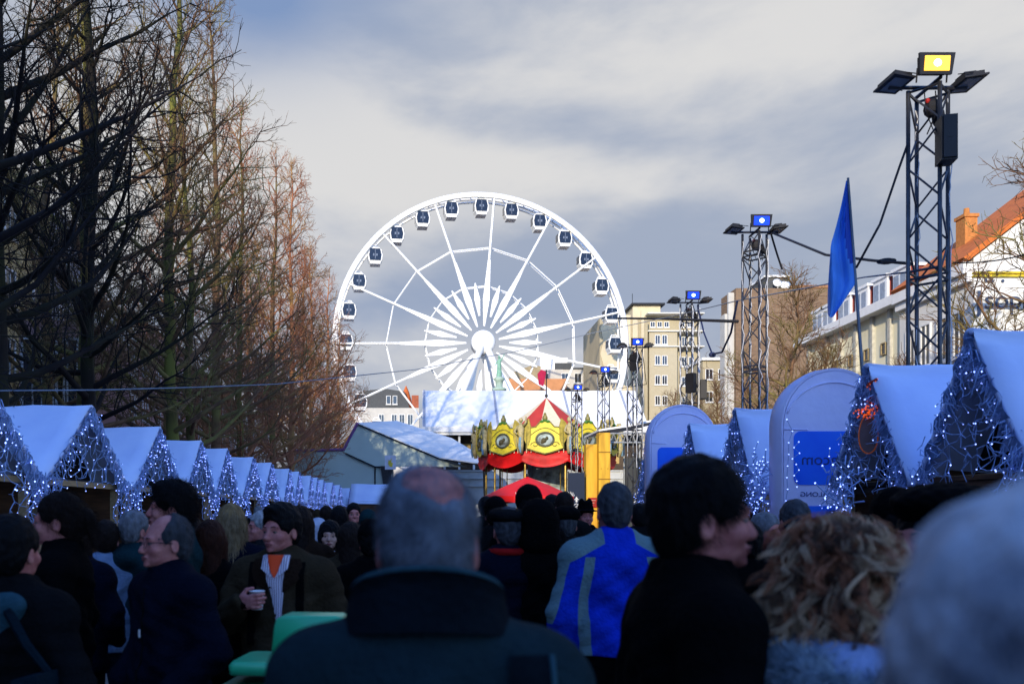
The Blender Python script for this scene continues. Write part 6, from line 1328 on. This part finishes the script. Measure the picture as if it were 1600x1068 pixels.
# --- small figures farther down the square
rnd = random.Random(77); GF = 'far crowd down the square'
far = []; hairs = [('short', 'black'), ('short', 'brown'), ('long', 'brown'), ('long', 'blond'), ('crop', 'darkgrey'), ('short', 'grey'), ('bob', 'black'), ('ponytail', 'brown')]; hats = [(None, 'black'), ('beanie', 'black'), (None, 'black'), ('beanie', 'red'), ('hood', 'olive'), (None, 'black'), ('beanie', 'grey'), ('flatcap', 'brown'), (None, 'black'), ('hood', 'navy'), ('beanie', 'white')]
hw_ = dict(short='short-haired', long='long-haired', crop='cropped', bob='bobbed', ponytail='ponytailed'); cts = ['black', 'navy', 'charcoal', 'brown', 'grey', 'maroon', 'olive', 'darkgreen', 'teal', 'cream', 'lightblue']; nm2 = dict(darkgreen='dark green', lightblue='pale blue')
spots = [(-3.7 + 7.4 * ((i * .618) % 1), 11.5 + 27 * (i / 46) ** 1.15) for i in range(46)]
for i, (x, y) in enumerate(spots):
    hr, hcl = hairs[i % 8]; ht, htc = hats[i % 11]; ct = cts[(i * 3 + i // 11) % 11]; px = CX + x / y * F_PX
    if 585 < px < 750 or (y > 12 and 1000 < px < 1180): continue
    hh = 1.60 + .24 * ((i * .377) % 1); where = ('by the left stalls' if px < 480 else 'left of the balding head' if px < 600 else 'under the red parasol' if px < 900 else 'right of the blue jacket')
    look = ('with %s %s' % (htc, {'beanie': 'cap', 'hood': 'hood', 'flatcap': 'flat cap'}[ht])) if ht else 'person'
    lb = '%s %s %s, %s coat%s, %s' % ('tall' if hh > 1.72 else 'short', hcl.replace('darkgrey', 'grey') + '-haired', look, nm2.get(ct, ct), ' facing forward' if i % 5 == 0 else '', where)
    person(px, HZ - (hh - EYE) / y * F_PX, y, (8 if i % 5 == 0 else 180) + rnd.uniform(-25, 25), lb, hr, hcl, ht, htc, ct, group=GF)
t = thing('sign_board', 'small white board with a yellow flame mark on a post left of the balding head', 'sign', (XP(610, 30), 30, 0))
q = MB(); q.bb(-.19, .19, -.02, .02, ZP(733, 30), ZP(711, 30)); q.build('board', mat('board_white', (.6, .6, .68), .6), t)
q = MB(); zq = ZP(722, 30); q.prism([(-.03, zq - .14), (.06, zq - .16), (.09, zq - .02), (.03, zq + .0), (.05, zq + .15), (-.02, zq + .05), (-.06, zq + .1), (-.08, zq - .05)], lambda u, v, w: Vector((u, -.035 + w, v)), .012); q.build('flame_mark', mat('mark_yellow', (.65, .5, .05), .6), t)
q = MB(); q.tube((0, .03, 0), (0, .03, ZP(712, 30)), .03); q.build('post', m_dark, t)
# --- green plastic bin
t = thing('litter_bin', 'green plastic bin with raised rounded hood between the olive jacket and the balding man', 'bin', (XP(452, 3.35), 3.35, 0), R(-6))
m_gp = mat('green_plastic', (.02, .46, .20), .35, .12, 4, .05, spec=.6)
def rbox(x0, x1, y0, y1, z0, z1, r, tx=0):
    s = SDF(); cx_, cy_, cz_ = (x0 + x1) / 2, (y0 + y1) / 2, (z0 + z1) / 2
    for i in (x0 + r, x1 - r):
        for j in (y0 + r, y1 - r): s.cap((i, j, z0 + r), (i + tx * (1 if i < cx_ else -1), j, z1 - r), r, r, .01)
    return s
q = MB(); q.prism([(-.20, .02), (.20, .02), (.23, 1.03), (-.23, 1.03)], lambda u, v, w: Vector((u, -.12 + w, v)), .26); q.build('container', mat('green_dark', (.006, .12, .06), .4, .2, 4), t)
def soft(name, outline, y0, y1, z0, rnd_=.02):
    q = MB(); n = len(outline)
    for y, g in ((y0, .03), (y0 + .02, .008), (y0 + .05, 0), (y1 - .05, 0), (y1 - .02, .008), (y1, .03)):
        c0 = sum(u for u, v in outline) / n, sum(v for u, v in outline) / n; q.v += [(u + (c0[0] - u) * g * 3, y, v + (c0[1] - v) * g * 3) for u, v in outline]
    for k_ in range(5):
        for j in range(n): a, b_ = k_ * n + j, k_ * n + (j + 1) % n; q.f.append([a, b_, b_ + n, a + n]); q.mi.append(0)
    q.f += [list(range(n - 1, -1, -1)), list(range(5 * n, 6 * n))]; q.mi += [0, 0]; return q.build(name, m_gp, t, True)
zr = ZP(1047, 3.35); zt3 = ZP(960, 3.35)
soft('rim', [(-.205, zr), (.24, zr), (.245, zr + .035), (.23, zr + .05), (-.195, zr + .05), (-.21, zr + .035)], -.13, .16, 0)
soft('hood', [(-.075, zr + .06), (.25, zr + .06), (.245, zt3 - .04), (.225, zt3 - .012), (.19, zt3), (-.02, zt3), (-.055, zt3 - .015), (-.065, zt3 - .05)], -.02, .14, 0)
